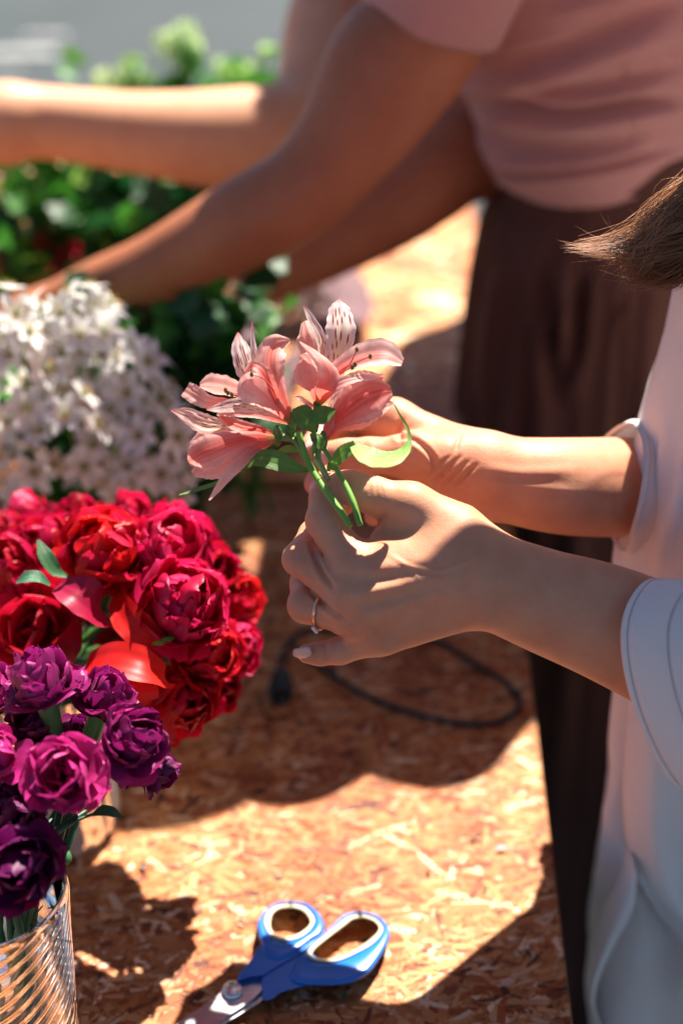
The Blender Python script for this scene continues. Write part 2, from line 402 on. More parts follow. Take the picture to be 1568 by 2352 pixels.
def dense(prims, n=22):
    p = [prims[0][0]]+[a[1] for a in prims]; r = [prims[0][2]]+[a[3] for a in prims]; fl = [a[5] if len(a) > 4 else 1. for a in prims]; fl = [fl[0]]+fl
    k = n*(len(p)-1)+1; c = catmull(p, k); rr = catmull(np.array([[x, 0, 0] for x in r]), k)[:, 0]; ff = interp(fl, k)
    return [(c[i], c[i+1], rr[i], rr[i+1])+((vw, (ff[i]+ff[i+1])/2) if min(ff) < 1 else ()) for i in range(k-1)]
# --- left hand of the florist in white (back of the hand towards the viewer)
wr = c2(1150, 680, 0)
palm = [(c2(1060, 545, -.001), c2(475, 625, -.004), .0150, .0098), (c2(1060, 640, -.003), c2(455, 790, -.007), .0145, .0100),
        (c2(1060, 740, -.002), c2(490, 920, -.003), .0140, .0095), (c2(1070, 840, 0), c2(630, 1015, .002), .0135, .0085),
        (c2(1030, 445, .002), c2(790, 300, .001), .0150, .0105), (c2(950, 540, .012), c2(760, 480, .013), .014, .012),
        (c2(930, 830, .012), c2(760, 930, .011), .013, .011), (c2(700, 420, .006), c2(600, 640, .010), .006, .009),
        (c2(1140, 660, .001), c2(1000, 640, .001), .0215, .019)]
el = P(1850, 1650, .73)
fore = [(wr, c2(1500, 815, .003), .0228, .0255, vw, .80), (c2(1500, 815, .003), c2(1997, 1000, .010), .0255, .0300, vw, .86), (c2(1997, 1000, .010), el, .030, .036)]
tend = [(c2(1020, 580, -.0135), c2(520, 655, -.0125), .0012, .0022), (c2(1020, 665, -.0145), c2(500, 795, -.0155), .0012, .0022), (c2(1020, 745, -.0135), c2(540, 905, -.0115), .0012, .002)]
fing = [(.004, chain([c2(475, 625, -.004), c2(318, 385, .003), c2(322, 262, .009), c2(352, 190, .012)], [.0098, .0088, .0074, .0066])),
        (.004, chain([c2(455, 790, -.007), c2(182, 594, .009), c2(262, 462, .026), c2(350, 400, .030)], [.0100, .0081, .0074, .006])),
        (.004, chain([c2(490, 920, -.003), c2(212, 848, .010), c2(214, 725, .026), c2(270, 650, .031)], [.0095, .0082, .0073, .006])),
        (.003, chain([c2(630, 1015, .002), c2(402, 1095, .006), c2(295, 1112, .009), c2(222, 1112, .010)], [.0085, .0066, .0056, .0049])),
        (.005, chain([c2(790, 300, .001), c2(575, 243, .001), c2(468, 205, .005), c2(412, 188, .008)], [.0105, .0086, .0080, .0070]))]
carve = [(c2(1150+i*24, 420, -.020), c2(1190+i*20, 640, -.024), .0003, .0003) for i in range(0)]
carve += [(c2(530+i*26, 160, -.009), c2(540+i*26, 300, -.009), .0002, .0002) for i in range(2)]
carve += [(c2(300+i*22, 1040, .0005), c2(312+i*22, 1120, .001), .0002, .0002) for i in range(2)]
LH = sdf_mesh([(.010, palm+tend), (.0002, dense(fore))]+fing, .0010, .0065, carve)
def l2(*p): return [(611.4+.42*x, 1034.7+.42*y) for x, y in p]
LH = (folds(*LH, [(l2((238, 470), (262, 570), (310, 680), (370, 760)), 6, -.0013), (l2((232, 765), (300, 830), (370, 885), (430, 920)), 6, -.0012), (l2((500, 985), (450, 1005), (400, 1025)), 6, -.0008),
    (l2((318, 1045), (326, 1110), (318, 1180)), 3.5, -.00035), (l2((334, 1045), (342, 1110), (334, 1175)), 3.5, -.00030), (l2((256, 1062), (262, 1110), (256, 1158)), 3, -.0003),
    (l2((560, 150), (572, 200), (566, 250)), 4, -.0004), (l2((586, 152), (598, 200), (592, 250)), 4, -.0003), (l2((545, 160), (552, 210)), 3.5, -.0003),
    (l2((225, 390), (270, 400), (320, 392)), 4, -.0003), (l2((228, 410), (275, 424), (322, 414)), 4, -.0003), (l2((660, 340), (610, 400), (540, 440)), 8, -.0007),
    (l2((420, 640), (620, 650), (860, 620), (1000, 600)), 15, 0.00035), (l2((400, 800), (620, 760), (860, 710), (1010, 690)), 15, 0.00045), (l2((460, 920), (640, 870), (880, 800), (1020, 760)), 14, 0.00035),
    (l2((520, 720), (640, 705), (760, 690)), 16, -0.00035), (l2((540, 860), (660, 820), (780, 790)), 15, -0.00030), (l2((660, 560), (800, 640), (980, 650), (1180, 560)), 5, 0.00022), (l2((620, 940), (760, 880), (900, 870), (1050, 800)), 5, 0.00020), (l2((800, 640), (860, 740), (980, 800)), 4.5, 0.00015),
    (l2((1080, 420), (1100, 600), (1090, 820)), 22, -0.00050), (l2((1180, 880), (1230, 930)), 30, 0.00060)]), LH[1])
# --- right hand, palm side towards the viewer, behind the flowers
def q(x, y, z): return P(x, y, .775+z)
palm = [(q(1090, 1060, .004), q(905, 965, .018), .0150, .0110), (q(1090, 1080, .006), q(925, 1005, .024), .0150, .0105),
        (q(1090, 1100, .006), q(945, 1048, .026), .0145, .0100), (q(1095, 1115, .004), q(972, 1088, .024), .0140, .0095),
        (q(1070, 1062, -.003), q(960, 1048, -.010), .0150, .0125), (q(1120, 1092, .001), q(1060, 1085, .004), .0215, .020)]
elR = P(1800, 1130, .90)
fore = [(q(1130, 1098, .001), q(1300, 1117, .010), .0222, .0268, vw, .85), (q(1300, 1117, .010), P(1520, 1120, .84), .0268, .030, vw, .9), (P(1520, 1120, .84), elR, .030, .036)]
fing = [(.004, chain([q(905, 965, .018), q(812, 955, .034), q(745, 990, .024), q(714, 1028, .008)], [.0110, .0085, .0078, .0066])),
        (.004, chain([q(925, 1005, .024), q(812, 1040, .040), q(748, 1078, .026), q(724, 1112, .010)], [.0105, .0085, .0076, .0064])),
        (.004, chain([q(945, 1048, .026), q(860, 1110, .042), q(810, 1135, .028), q(790, 1160, .016)], [.0100, .0082, .0072, .006])),
        (.003, chain([q(972, 1088, .024), q(912, 1150, .034), q(880, 1172, .024), q(858, 1186, .014)], [.0095, .0072, .0062, .0054])),
        (.005, chain([q(960, 1048, -.010), q(845, 1046, -.006), q(795, 1046, -.002), q(764, 1042, .002)], [.0125, .0090, .0084, .0072]))]
carve = [(q(1000+i*24, 1108+i*4, -.0165), q(1056+i*26, 1050+i*6, -.0180), .0002, .0002) for i in range(4)]
carve += [(q(838, 1012, -.0145), q(836, 1070, -.0150), .0002, .0002)]
RH = sdf_mesh([(.010, palm), (.0002, dense(fore))]+fing, .0012, .008, carve)
RH = (folds(*RH, [([(992, 1108), (1020, 1085), (1056, 1046)], 4, -.0008), ([(1010, 1118), (1042, 1092), (1076, 1056)], 4, -.0007), ([(1030, 1124), (1062, 1098), (1094, 1066)], 4.5, -.0009), ([(975, 1100), (1000, 1075), (1034, 1046)], 3.5, -.0006), ([(1046, 1040), (1052, 1010), (1060, 990)], 4, -.0005),
    ([(905, 1000), (950, 1010), (985, 1040), (1000, 1075)], 6, -.0010), ([(838, 1012), (834, 1040), (838, 1075)], 4, -.0005), ([(846, 1012), (842, 1040), (847, 1072)], 4, -.0004), ([(1110, 1075), (1200, 1085), (1330, 1080)], 11, .00028), ([(1100, 1100), (1220, 1120), (1340, 1130)], 9, .00022), ([(925, 960), (915, 990), (920, 1015)], 6, -.0009)]), RH[1])
def W(*a): return np.array(a, float)
shL, shR, hd = W(.37, .65, 1.235), W(.37, .99, 1.235), W(.160, .722, 1.48)
coarse = [(el, shL, .037, .045), (elR, shR, .037, .045), (shL, shR, .045, .045), (W(.36, .82, 1.16), W(.34, .82, .98), .125, .11), (W(.34, .82, .98), W(.36, .82, .86), .11, .125),
          (W(.36, .82, 1.23), W(.22, .755, 1.40), .056, .048), (hd, hd+W(-.02, -.005, -.04), .088, .07),
          (W(.36, .74, .86), W(.35, .75, .48), .085, .055), (W(.36, .90, .86), W(.35, .89, .48), .085, .055), (W(.35, .75, .48), W(.37, .75, .06), .052, .036), (W(.35, .89, .48), W(.37, .89, .06), .052, .036),
          (W(.37, .75, .05), W(.25, .75, .035), .034, .024), (W(.37, .89, .05), W(.25, .89, .035), .034, .024),
          (hd+W(-.07, -.005, -.06), hd+W(-.085, -.005, -.08), .010, .013), (hd+W(-.05, -.005, -.09), hd+W(-.055, -.005, -.10), .022, .018)]
BODY = sdf_mesh([(.03, coarse)], .009, .01)
florist = thing('person', 'person in a white blouse holding the pink lilies, ring on one finger', 'person', (.36, .82, 0))
v, f = joinq([LH, RH, BODY]); mk('body', v, f, M['skin'], florist)
def nailmesh(c, along, normal, L, Wd, curve=.35):
    along = nrm(along); normal = nrm(normal); side = nrm(np.cross(along, normal)); normal = np.cross(side, along); V = []
    for i in range(9):
        t = i/8
        for j in range(9):
            s = (j-4)/4; wv = Wd/2*math.sqrt(max(0, 1-(2*abs(t-.45))**5))*(1 if t > .02 else .8)
            V.append(c+along*(t-.5)*L+side*s*wv-normal*(curve*s*s*Wd/2)-normal*(.10*L*(2*t-1)**2))
    return np.array(V), grid_faces(9, 9)
for c, al, no, L, Wd in ((c2(196, 1120, .0035), c2(120, 1130, .008)-c2(230, 1112, .005), cv(-.2, -.75, .75), .0098, .0078),
                        (q(704, 1018, -.0005), cv(-.25, -.6, .5), cv(-.75, .1, .6), .0095, .0085),
                        (q(714, 1120, .0035), cv(.1, -.8, .4), cv(-.75, .1, .55), .0092, .0082),
                        (q(742, 1046, -.0045), cv(-.9, -.1, -.1), cv(-.45, -.1, .8), .0100, .0088)):
    v, f = nailmesh(c, al, no, L, Wd); mk('fingernail', v, f, M['nail'], florist, solid=.0005)
# ring on the ring finger
ra, rb = c2(490, 920, -.003), c2(212, 848, .010); ax = nrm(rb-ra); rc = ra+(rb-ra)*.64; s1 = nrm(np.cross(ax, UP)); s2 = np.cross(ax, s1)
th = np.linspace(0, 2*PI, 49)[:-1]; pts = np.array([rc+(s1*math.cos(a)+s2*math.sin(a))*.0096 for a in th]); V = []
for i, a in enumerate(th):
    rad = nrm(pts[i]-rc)
    for k in range(8): b = k*PI/4; V.append(pts[i]+rad*math.cos(b)*.0007+ax*math.sin(b)*.0009)
Fc = [(i*8+k, ((i+1) % 48)*8+k, ((i+1) % 48)*8+(k+1) % 8, i*8+(k+1) % 8) for i in range(48) for k in range(8)]
ring = mk('ring', V, Fc, M['gold'], florist)
dn = nrm(-UP*.9+TOW*.5); dn = nrm(dn-ax*(dn@ax)); bs2 = np.cross(ax, dn)
for k in (-1, 0, 1):
    c = rc+dn*.0108+bs2*k*.0021; V, Fc = lathe([(0.00001, -.0008), (.0008, -.0005), (.0012, .0003), (.0008, .0010), (.00001, .0011)], (0, 0, 0), 10)
    V = np.array([c+ax*p[0]+bs2*p[1]+dn*p[2] for p in V]); mk('stone', V, Fc, M['stone'], ring, smooth=False)

# --- cloth helpers: rings of points lofted, then folds pressed in along lines
def loft(rings, n): return np.vstack(rings), grid_faces(len(rings), n, True)
def sell(th, p=2.4): c, s = np.cos(th), np.sin(th); r = (abs(c)**p+abs(s)**p)**(-1/p); return c*r, s*r
nT = 200; TH = np.arange(nT)*2*PI/nT

# --- white blouse
prof = [(590, 1568), (640, 1552), (760, 1526), (850, 1506), (960, 1478), (1030, 1458), (1140, 1440), (1240, 1427), (1400, 1417), (1560, 1411), (1690, 1405), (1823, 1393), (1920, 1378), (2040, 1364), (2160, 1352), (2255, 1342), (2330, 1352), (2480, 1380)]
rings = []
YF = .675
pf = np.array([[PY(x, y, YF)[0], PY(x, y, YF)[2]] for y, x in prof]); zs = np.linspace(pf[0, 1], pf[-1, 1], 120)
xf = np.interp(zs, pf[::-1, 1], pf[::-1, 0])
top = [(1.235, .44, .05, .07), (1.20, .40, .09, .13)]
for z, xc, a, b in top: cx, sy = sell(TH, 2.2); rings.append(np.stack([xc+a*cx, .82+b*sy, np.full(nT, z)], -1))
for z, x0 in zip(zs, xf):
    a = .13; b = .165; cx, sy = sell(TH, 3.6)
    t = (1.08-z)/.7; rip = .004*t*np.sin(TH*9+z*6)+.003*t*np.sin(TH*17+2-z*11)
    Y_ = .81+(b+rip)*sy; q_ = np.stack([x0+a+(a+rip)*cx+(Y_-YF)*.34, Y_, z+0*TH], -1)
    for _ in range(3):                                   # fit the front of the blouse to its outline
        pj = proj(q_); k = pj[:, 0].argmin(); tgt = np.interp(pj[k, 1], [p[0] for p in prof], [p[1] for p in prof]); q_[:, 0] += (tgt-pj[k, 0])/F*pj[k, 2]
    rings.append(q_)
V, Fq = loft(rings, nT)
V = folds(V, Fq, [([(1470, 1040), (1445, 1200), (1425, 1420)], 22, .004), ([(1500, 950), (1480, 1100), (1440, 1260)], 12, -.003), ([(1440, 1560), (1430, 1700), (1432, 1850), (1450, 1960), (1490, 2100), (1568, 2200)], 13, -.0065),
     ([(1500, 1650), (1480, 1850), (1520, 2050), (1600, 2160)], 34, .007), ([(1640, 1700), (1560, 1900), (1540, 2050)], 30, -.006), ([(1400, 1800), (1390, 1950), (1372, 2100)], 14, .003),
     ([(1660, 1900), (1600, 2080), (1560, 2300)], 34, .007), ([(1560, 700), (1540, 900), (1520, 1150)], 26, -.003), ([(1600, 1000), (1540, 1200), (1500, 1300)], 20, .003)])
blouse = mk('blouse', V, Fq[:, ::-1], M['white_cloth'], florist)
# overlapping front panel with the turned hem edge
edge_o = [(1437, 1925), (1420, 1990), (1385, 2080), (1366, 2160), (1345, 2240), (1352, 2300), (1385, 2400)]
edge_i = [(1462, 2010), (1452, 2090), (1420, 2150), (1380, 2230), (1364, 2290), (1372, 2340), (1410, 2430)]
g = []; n = 50
eo = catmull([(*p, 0) for p in edge_o], n); ei = catmull([(*p, 0) for p in edge_i], n)
for i in range(n):
    for j in range(14):
        s = j/13; x = eo[i, 0]*(1-s)+ei[i, 0]*s; y = eo[i, 1]*(1-s)+ei[i, 1]*s
        g.append(PY(x, y, .646-.010*math.sin(s*PI)-.006*s+.012*(1-s)+.03*(1-s)**3))
mk('front_hem', g, grid_faces(n, 14), M['white_cloth'], blouse, solid=.0012)
lip = catmull([(x, y, 0) for x, y in [(1450, 1560), (1434, 1690), (1430, 1830), (1440, 1940), (1476, 2050), (1540, 2140), (1640, 2210)]], 60); g = []
for i in range(60):
    for j in range(22):
        s = j/21; x = lip[i, 0]+s*(190-40*i/59); y = lip[i, 1]+s*(30-50*i/59)
        g.append(PY(x, y, .650-.016*math.sin(min(1, s*2.2)*PI*.5)*(1-.3*s)+.010*math.sin(s*9+i*.05)*s*(i/59)+.012*(1-s)**6-.006*math.sin(i/59*PI)))
mk('front_fold', g, grid_faces(60, 22), M['white_cloth'], blouse, solid=.0012)
# sleeves with wide turned-back cuffs
def ring_from_px(pts, dnear, dfar, n=120):
    c = catmull([(*p, 0) for p in pts+[pts[0]]], n+1)[:-1, :2]; k = np.arange(n)/n
    return c
def cuffmesh(outline, shifts, n=120):
    rings = []
    for (dx, dy, sc, dd) in shifts:
        r = []
        for (x, y, d) in catmull(outline+[outline[0]], n+1)[:-1]:
            cx, cy, cd_ = 1510, 1500, .745
            r.append(P(cx+(x-cx)*sc+dx, cy+(y-cy)*sc+dy, (cd_+(d-cd_)*sc)+dd))
        rings.append(np.array(r))
    return loft(rings, n)
# opening: front edge seen from the left, lower corner hangs down
opening = [(1535, 1330, .705), (1480, 1335, .690), (1440, 1385, .680), (1424, 1455, .675), (1432, 1545, .676), (1458, 1640, .682), (1500, 1735, .694), (1545, 1800, .708),
           (1556, 1770, .725), (1520, 1660, .745), (1490, 1560, .760), (1478, 1460, .765), (1492, 1380, .755), (1520, 1340, .730)]
V, Fq = cuffmesh(opening, [(6, 0, .97, 0), (0, 0, 1.0, 0), (4, 0, 1.012, -.001), (15, 1, 1.015, -.001), (17, 1, 1.006, 0), (19, 1, 1.016, -.001), (34, 2, 1.02, -.0015), (70, 4, 1.02, -.001), (104, 6, 1.012, -.001), (109, 6, 1.0, 0), (106, 6, .97, -.003), (112, 6, .95, -.004), (200, 20, .97, -.005), (320, 40, 1.0, -.004), (480, 70, 1.0, .01)])
mk('sleeve', V, Fq, M['white_cloth'], florist)
ca = [P(1424, 1118, .802), P(1490, 1121, .822), P(1600, 1124, .86), P(1760, 1128, .895)]; cc = catmull(ca, 24); T = nrm(nrm(np.gradient(cc, axis=0))*.3+RIGHT*.7); rr = []
for i in range(24):
    u_ = nrm(np.cross(T[i], FWD)); v_ = np.cross(T[i], u_); th = np.arange(96)*2*PI/96; r = (.0350+.010*i/23)*(1+.03*np.sin(th*4+1)+.05*np.maximum(0, np.cos(th-4.4)))
    if i == 2: r = r*1.03
    rr.append(cc[i]+u_*(r*np.cos(th))[:, None]+v_*(r*np.sin(th)*.92)[:, None]+T[i]*(.004*np.sin(th*2+.6))[:, None]*(i < 4))
rr.insert(0, (rr[0]-rr[0].mean(0))*.975+rr[0].mean(0)+T[0]*.004)
V, Fq = loft(rr, 96); mk('sleeve', V, Fq, M['white_cloth'], florist, solid=.0012)
# trousers below the blouse
def legs(parent, x, ys, mat, z0=.08, z1=.9):
    for yy in ys:
        V, Fc = tube([(x, yy, z1), (x-.005, yy, .5), (x+.01, yy, z0)], [.085, .068, .05], 20, 24); mk('trouser_leg', V, Fc, mat, parent)
M['navy'] = simple('navy_denim', (.02, .025, .045), .8, nscale=50)
legs(florist, .36, (.74, .90), M['navy'])
# hair: swinging lock made of strands, and the hair on the head
def hairmesh(strs, r0=.00022, n=18):
    Vs = []; Fs = []; o = 0
    for c, rs_ in strs:
        c = catmull(c, n); T = nrm(np.gradient(c, axis=0)); a = nrm(np.cross(T, TOW)); b = np.cross(T, a)
        r = (rs_*np.clip(1.2-np.linspace(0, 1, n)**3, .15, 1))[:, None]
        V = np.stack([c+a*r, c-a*r*.5+b*r*.87, c-a*r*.5-b*r*.87], 1).reshape(-1, 3); Vs.append(V); Fs.append(grid_faces(n, 3, True)+o); o += len(V)
    return np.vstack(Vs), np.vstack(Fs)
rs = np.random.RandomState(5); S = []
for i in range(1300):
    a = rs.rand(); lay = rs.normal(0, 1); tl = rs.rand()**1.5; fly = i % 12 == 0
    st = np.array([1740+rs.normal(0, 30), 150+a*400, .75+.020*lay]); md = np.array([1625-25*a+rs.normal(0, 8), 350+a*235+rs.normal(0, 8), .732+.016*lay])
    m2 = np.array([1520-30*a+rs.normal(0, 16), 470+a*125+rs.normal(0, 14), .722+.012*lay])
    en = np.array([1545-235*tl+rs.normal(0, 12), 566+rs.normal(0, 9)+(1-tl)*(95*a-20), .716+.010*lay])
    if en[0] > m2[0]-25: en[0] = m2[0]-25-rs.rand()*50; en[1] += 12
    m3 = (m2+en)/2+np.array([0, 10+rs.normal(0, 4), 0])
    if fly: en += rs.normal(0, 1, 3)*np.array([25, 36, .003]); m3 += rs.normal(0, 1, 3)*np.array([10, 24, .003]); m2 += rs.normal(0, 1, 3)*np.array([12, 24, .004])
    S.append(([P(*st), P(*md), P(*m2), P(*m3), P(*en)], .00016 if not fly else .00009))
for i in range(900):                                     # strands that hang past the lock, ends splayed downwards
    a = rs.rand(); st = np.array([1720, 420+a*200, .74+.012*rs.normal()]); md = np.array([1620-20*a, 520+a*100, .73+.01*rs.normal()])
    en = np.array([1430+140*rs.rand(), 610+rs.rand()*50+rs.normal(0, 8), .722+.008*rs.normal()]); m2 = (md+en)/2+np.array([-10, 22, 0])
    S.append(([P(*st), P(*md), P(*m2), P(*en)], .00018))
V, Fq = hairmesh(S); mk('hair_lock', V, Fq, M['hair'], florist)
S = []
for i in range(900):
    th = rs.uniform(-2.0, 2.0)+0; ph = rs.uniform(0, 1.35); rr_ = .098
    def hp(t, p, r=rr_): return hd+np.array([r*math.cos(t)*math.sin(p), r*math.sin(t)*math.sin(p)*.9, r*math.cos(p)])
    p0 = hp(th, .1); p1 = hp(th, max(.6, ph)); p2 = hp(th, 1.5, .105); 
    p3 = p2+np.array([.05, .0, -.07]); e = P(1720+rs.normal(0, 15), 180+rs.rand()*380, .74)
    S.append(([p0, p1, p2, p3*.6+e*.4] if i % 2 else [p0, p1, p2, p3, p3*.5+np.array([.36, .78+.12*(rs.rand()-.5), 1.25])*.5], .0014))
V, Fq = hairmesh(S, n=12); mk('hair', V, Fq, M['hair'], florist)

# ---------------------------------------------------------------- person in the pink top
helper = thing('person', 'person in a dusty pink knit top and brown skirt leaning over the table', 'person', (.30, 1.12, 0))
def PK(x, y, d): return P(x, y, d*1.06)
shN, shF = PK(1120, -300, .955), W(.13, 1.440, 1.33)
def seq(l): return [(l[i][0], l[i+1][0], l[i][1], l[i+1][1]) for i in range(len(l)-1)]
arm1 = seq([(shN, .052), (PK(978, 52, .99), .0475), (PK(898, 160, .995), .0495), (PK(830, 275, 1.0), .0425), (PK(757, 375, 1.01), .0370), (PK(680, 446, 1.02), .0350), (PK(560, 515, 1.04), .0352), (PK(365, 620, 1.08), .0305), (PK(230, 672, 1.11), .0275), (PK(110, 730, 1.13), .0250)])
hand1 = [(PK(110, 730, 1.13), PK(40, 760, 1.14), .025, .022), (PK(60, 725, 1.14), PK(-30, 790, 1.15), .020, .010), (PK(60, 740, 1.15), PK(0, 810, 1.16), .018, .009), (PK(70, 745, 1.13), PK(40, 820, 1.13), .016, .009)]
arm2 = seq([(shF, .050), (PK(1110, 255, 1.22), .046), (PK(1045, 360, 1.21), .0425), (PK(965, 437, 1.2), .0370), (PK(880, 500, 1.2), .0325), (PK(720, 590, 1.2), .0262), (PK(570, 665, 1.19), .0210), (PK(520, 692, 1.18), .0215)])
hand2 = [(PK(520, 692, 1.18), PK(470, 725, 1.17), .020, .015), (PK(480, 720, 1.17), PK(430, 790, 1.16), .011, .008), (PK(495, 725, 1.17), PK(455, 800, 1.17), .011, .008)]
A = sdf_mesh([(.012, hand1), (.0002, dense(arm1)), (.0002, dense(arm2)), (.012, hand2)], .0035, .010)
hc = W(.08, 1.260, 1.55)
co = [(shN, shF, .05, .05), (W(.265, 1.250, 1.07), W(.16, 1.270, 1.29), .085, .085), (W(.10, 1.250, 1.37), W(.05, 1.270, 1.46), .05, .048), (hc, hc+W(-.03, 0, -.03), .092, .075),
      (W(.29, 1.190, .98), W(.29, 1.190, .55), .075, .06), (W(.29, 1.310, .98), W(.29, 1.310, .55), .075, .06), (W(.29, 1.190, .55), W(.29, 1.190, .06), .055, .036), (W(.29, 1.310, .55), W(.29, 1.310, .06), .055, .036),
      (W(.29, 1.190, .05), W(.17, 1.190, .035), .034, .024), (W(.29, 1.310, .05), W(.17, 1.310, .035), .034, .024), (hc+W(-.10, 0, -.02), hc+W(-.115, 0, -.045), .010, .013)]
Bc = sdf_mesh([(.03, co)], .010, .01)
v, f = joinq([A, Bc]); mk('body', v, f, M['skin2'], helper)
# top: rings tilted with the lean of the body
fr = [(446, 1168), (432, 1142), (400, 1122), (370, 1108), (330, 1103), (290, 1094), (250, 1072), (225, 1056), (190, 1046), (100, 1010), (0, 985), (-120, 965), (-260, 960)]
YB = 1.19; f3 = np.array([PY(x, y, YB) for y, x in fr]); t = np.linspace(0, 1, len(f3)); c = catmull(f3, 110); rings = []
for i in range(110):
    k = i/109; til = math.radians(8+24*k); a = .125+.015*k; b = .135+.03*k
    u = np.array([math.cos(til), 0, math.sin(til)]); cx, sy = sell(TH, 2.3); ctr = c[i]+u*a+np.array([0, .05, 0])
    rings.append(ctr+u*(a*cx)[:, None]+np.array([0, 1, 0])*(b*sy)[:, None])
i0 = rings[0]; rings.insert(0, (i0-i0.mean(0))*.975+i0.mean(0)+W(0, 0, .004)); rings.insert(1, (i0-i0.mean(0))*.99+i0.mean(0)-W(0, 0, .001))
e = rings[-1]; rings += [(e-e.mean(0))*.7+e.mean(0)+W(-.01, 0, .03), (e-e.mean(0))*.25+e.mean(0)+W(-.02, 0, .045)]
V, Fq = loft(rings, nT)
V = folds(V, Fq, [([(1080, 232), (1180, 246), (1300, 262), (1450, 240), (1568, 232)], 13, -.007), ([(1100, 262), (1200, 285), (1350, 290), (1568, 262)], 18, .004), ([(1095, 290), (1170, 330), (1330, 345), (1480, 330), (1568, 300)], 15, -.0025),
                  ([(1120, 392), (1200, 404), (1380, 385), (1568, 335)], 9, -.0045), ([(1130, 372), (1250, 375), (1400, 352), (1568, 300)], 14, .004), ([(1105, 200), (1250, 180), (1400, 130), (1568, 70)], 22, .005),
                  ([(1150, 150), (1280, 120), (1420, 60), (1568, 0)], 18, -.005), ([(1350, 0), (1400, 60), (1430, 160), (1440, 260), (1450, 330)], 5, -.0022), ([(1200, 210), (1350, 205), (1568, 150)], 14, -.004), ([(1250, 40), (1400, 0), (1568, -60)], 20, .004)])
mk('knit_top', V, Fq[:, ::-1], M['pink_knit'], helper)
# sleeve of the top
ca = [PK(990, 40, .990), PK(1028, -60, .972), PK(1085, -200, .955), PK(1125, -320, .945)]; cc = catmull(ca, 30); T = nrm(np.gradient(cc, axis=0)); rr = []
rad = interp([.0535, .0570, .060, .066], 30)
for i in range(30):
    a = nrm(np.cross(T[i], FWD)); b = np.cross(T[i], a); th = np.arange(96)*2*PI/96
    r = rad[i]+.0008*np.sin(th*5+i*.2); rr.append(cc[i]+a*(r*np.cos(th))[:, None]+b*(r*np.sin(th))[:, None])
rr.insert(0, (rr[0]-rr[0].mean(0))*.985+rr[0].mean(0)+T[0]*.002)
V, Fq = loft(rr, 96); mk('sleeve', V, Fq, M['pink_knit'], helper, solid=.0015)
# brown skirt, gathered at the waist
skf = [(455, 1172), (500, 1142), (560, 1118), (640, 1103), (720, 1093), (800, 1086), (900, 1078), (1000, 1075), (1100, 1085)]
sk = np.array([PY(x, y, 1.19) for y, x in skf]); zk = np.linspace(sk[0, 2]+.02, .10, 170); rings = []
x_at = np.interp(zk, np.r_[sk[::-1, 2]], sk[::-1, 0])
xe = E0[0]+.006
for i, z in enumerate(zk):
    k = i/169; a = .125+.06*k; b = .145+.05*min(1, k*2.5)
    if z < TZ+.03: x_at[i] = max(x_at[i], xe+.012)
    amp = .012*min(1, k*4)+.010*k; pl = amp*(np.abs(np.sin(TH*9.5+.6*np.sin(TH*3)))**.7-.6)+.35*amp*np.sin(TH*31+k*2)
    cx, sy = sell(TH, 2.3); x0 = x_at[i]
    til = max(0, .14*(1-k*6)); X = x0+a+(a+pl)*cx; Y = 1.245+(b+pl)*sy
    if z < TZ+.01: X = np.maximum(X, E0[0]+(Y-E0[1])*math.tan(-YAW)+.005)
    rings.append(np.stack([X, Y, z+til*(X-x0)-(.006 if i else 0)], -1))
V, Fq = loft(rings, nT)
V = folds(V, Fq, [([(1260, 640), (1270, 800), (1262, 880)], 16, -.012), ([(1330, 640), (1310, 800), (1265, 930)], 18, -.008), ([(1290, 620), (1300, 760), (1280, 860)], 16, .009), ([(1430, 640), (1425, 820), (1412, 1000)], 7, -.008), ([(1160, 600), (1130, 760), (1120, 950)], 22, .005)])
mk('skirt', V, Fq[:, ::-1], M['brown_cloth'], helper)
V, Fc = lathe([(1, 0), (1.02, .004), (1.02, .030), (1, .034)], (0, 0, 0), nT)
o0 = rings[0]; V2 = []
for dz, sc in ((-.004, 1.0), (-.002, 1.012), (.022, 1.012), (.026, 1.0)): V2.append((o0-o0.mean(0))*sc+o0.mean(0)+W(0, 0, dz))
V, Fq = loft(V2, nT); mk('waistband', V, Fq[:, ::-1], M['brown_cloth'], helper)
S = []
for i in range(700):
    th = rs.uniform(-2.2, 2.2); 
    def hp2(t, p, r=.105): return hc+np.array([r*math.cos(t)*math.sin(p), r*math.sin(t)*math.sin(p)*.9, r*math.cos(p)])
    S.append(([hp2(th, .1), hp2(th, .8), hp2(th, 1.5), hp2(th, 2.0, .10)+W(.02, 0, -.02)], .0016))
V, Fq = hairmesh(S, n=10); mk('hair', V, Fq, M['hair_dark'], helper)
# ---------------------------------------------------------------- third person, only an arm reaching in is seen
third = thing('person', 'person behind the pink top reaching a bare sunlit arm out to the left', 'person', (.46, 1.66, 0))
arm = [(W(.20, 1.55, 1.38), P(820, -60, 1.37), .050, .047), (P(820, -60, 1.37), P(745, 200, 1.31), .047, .044), (P(745, 200, 1.31), P(700, 290, 1.29), .044, .045), (P(700, 290, 1.29), P(520, 318, 1.28), .0465, .0440),
       (P(520, 318, 1.28), P(300, 303, 1.27), .0440, .0355), (P(300, 303, 1.27), P(100, 281, 1.26), .0355, .0320), (P(100, 281, 1.26), P(0, 283, 1.25), .0320, .036), (P(0, 283, 1.25), P(-120, 300, 1.24), .036, .028),
       (P(-110, 280, 1.24), P(-210, 330, 1.24), .014, .010), (P(-110, 300, 1.25), P(-200, 360, 1.25), .013, .009), (P(-100, 260, 1.24), P(-190, 270, 1.23), .013, .009), (P(-40, 320, 1.24), P(-90, 380, 1.23), .013, .009)]
A = sdf_mesh([(.012, arm[8:]), (.0002, dense(arm[:8]))], .004, .012)
h3 = W(.14, 1.68, 1.66)
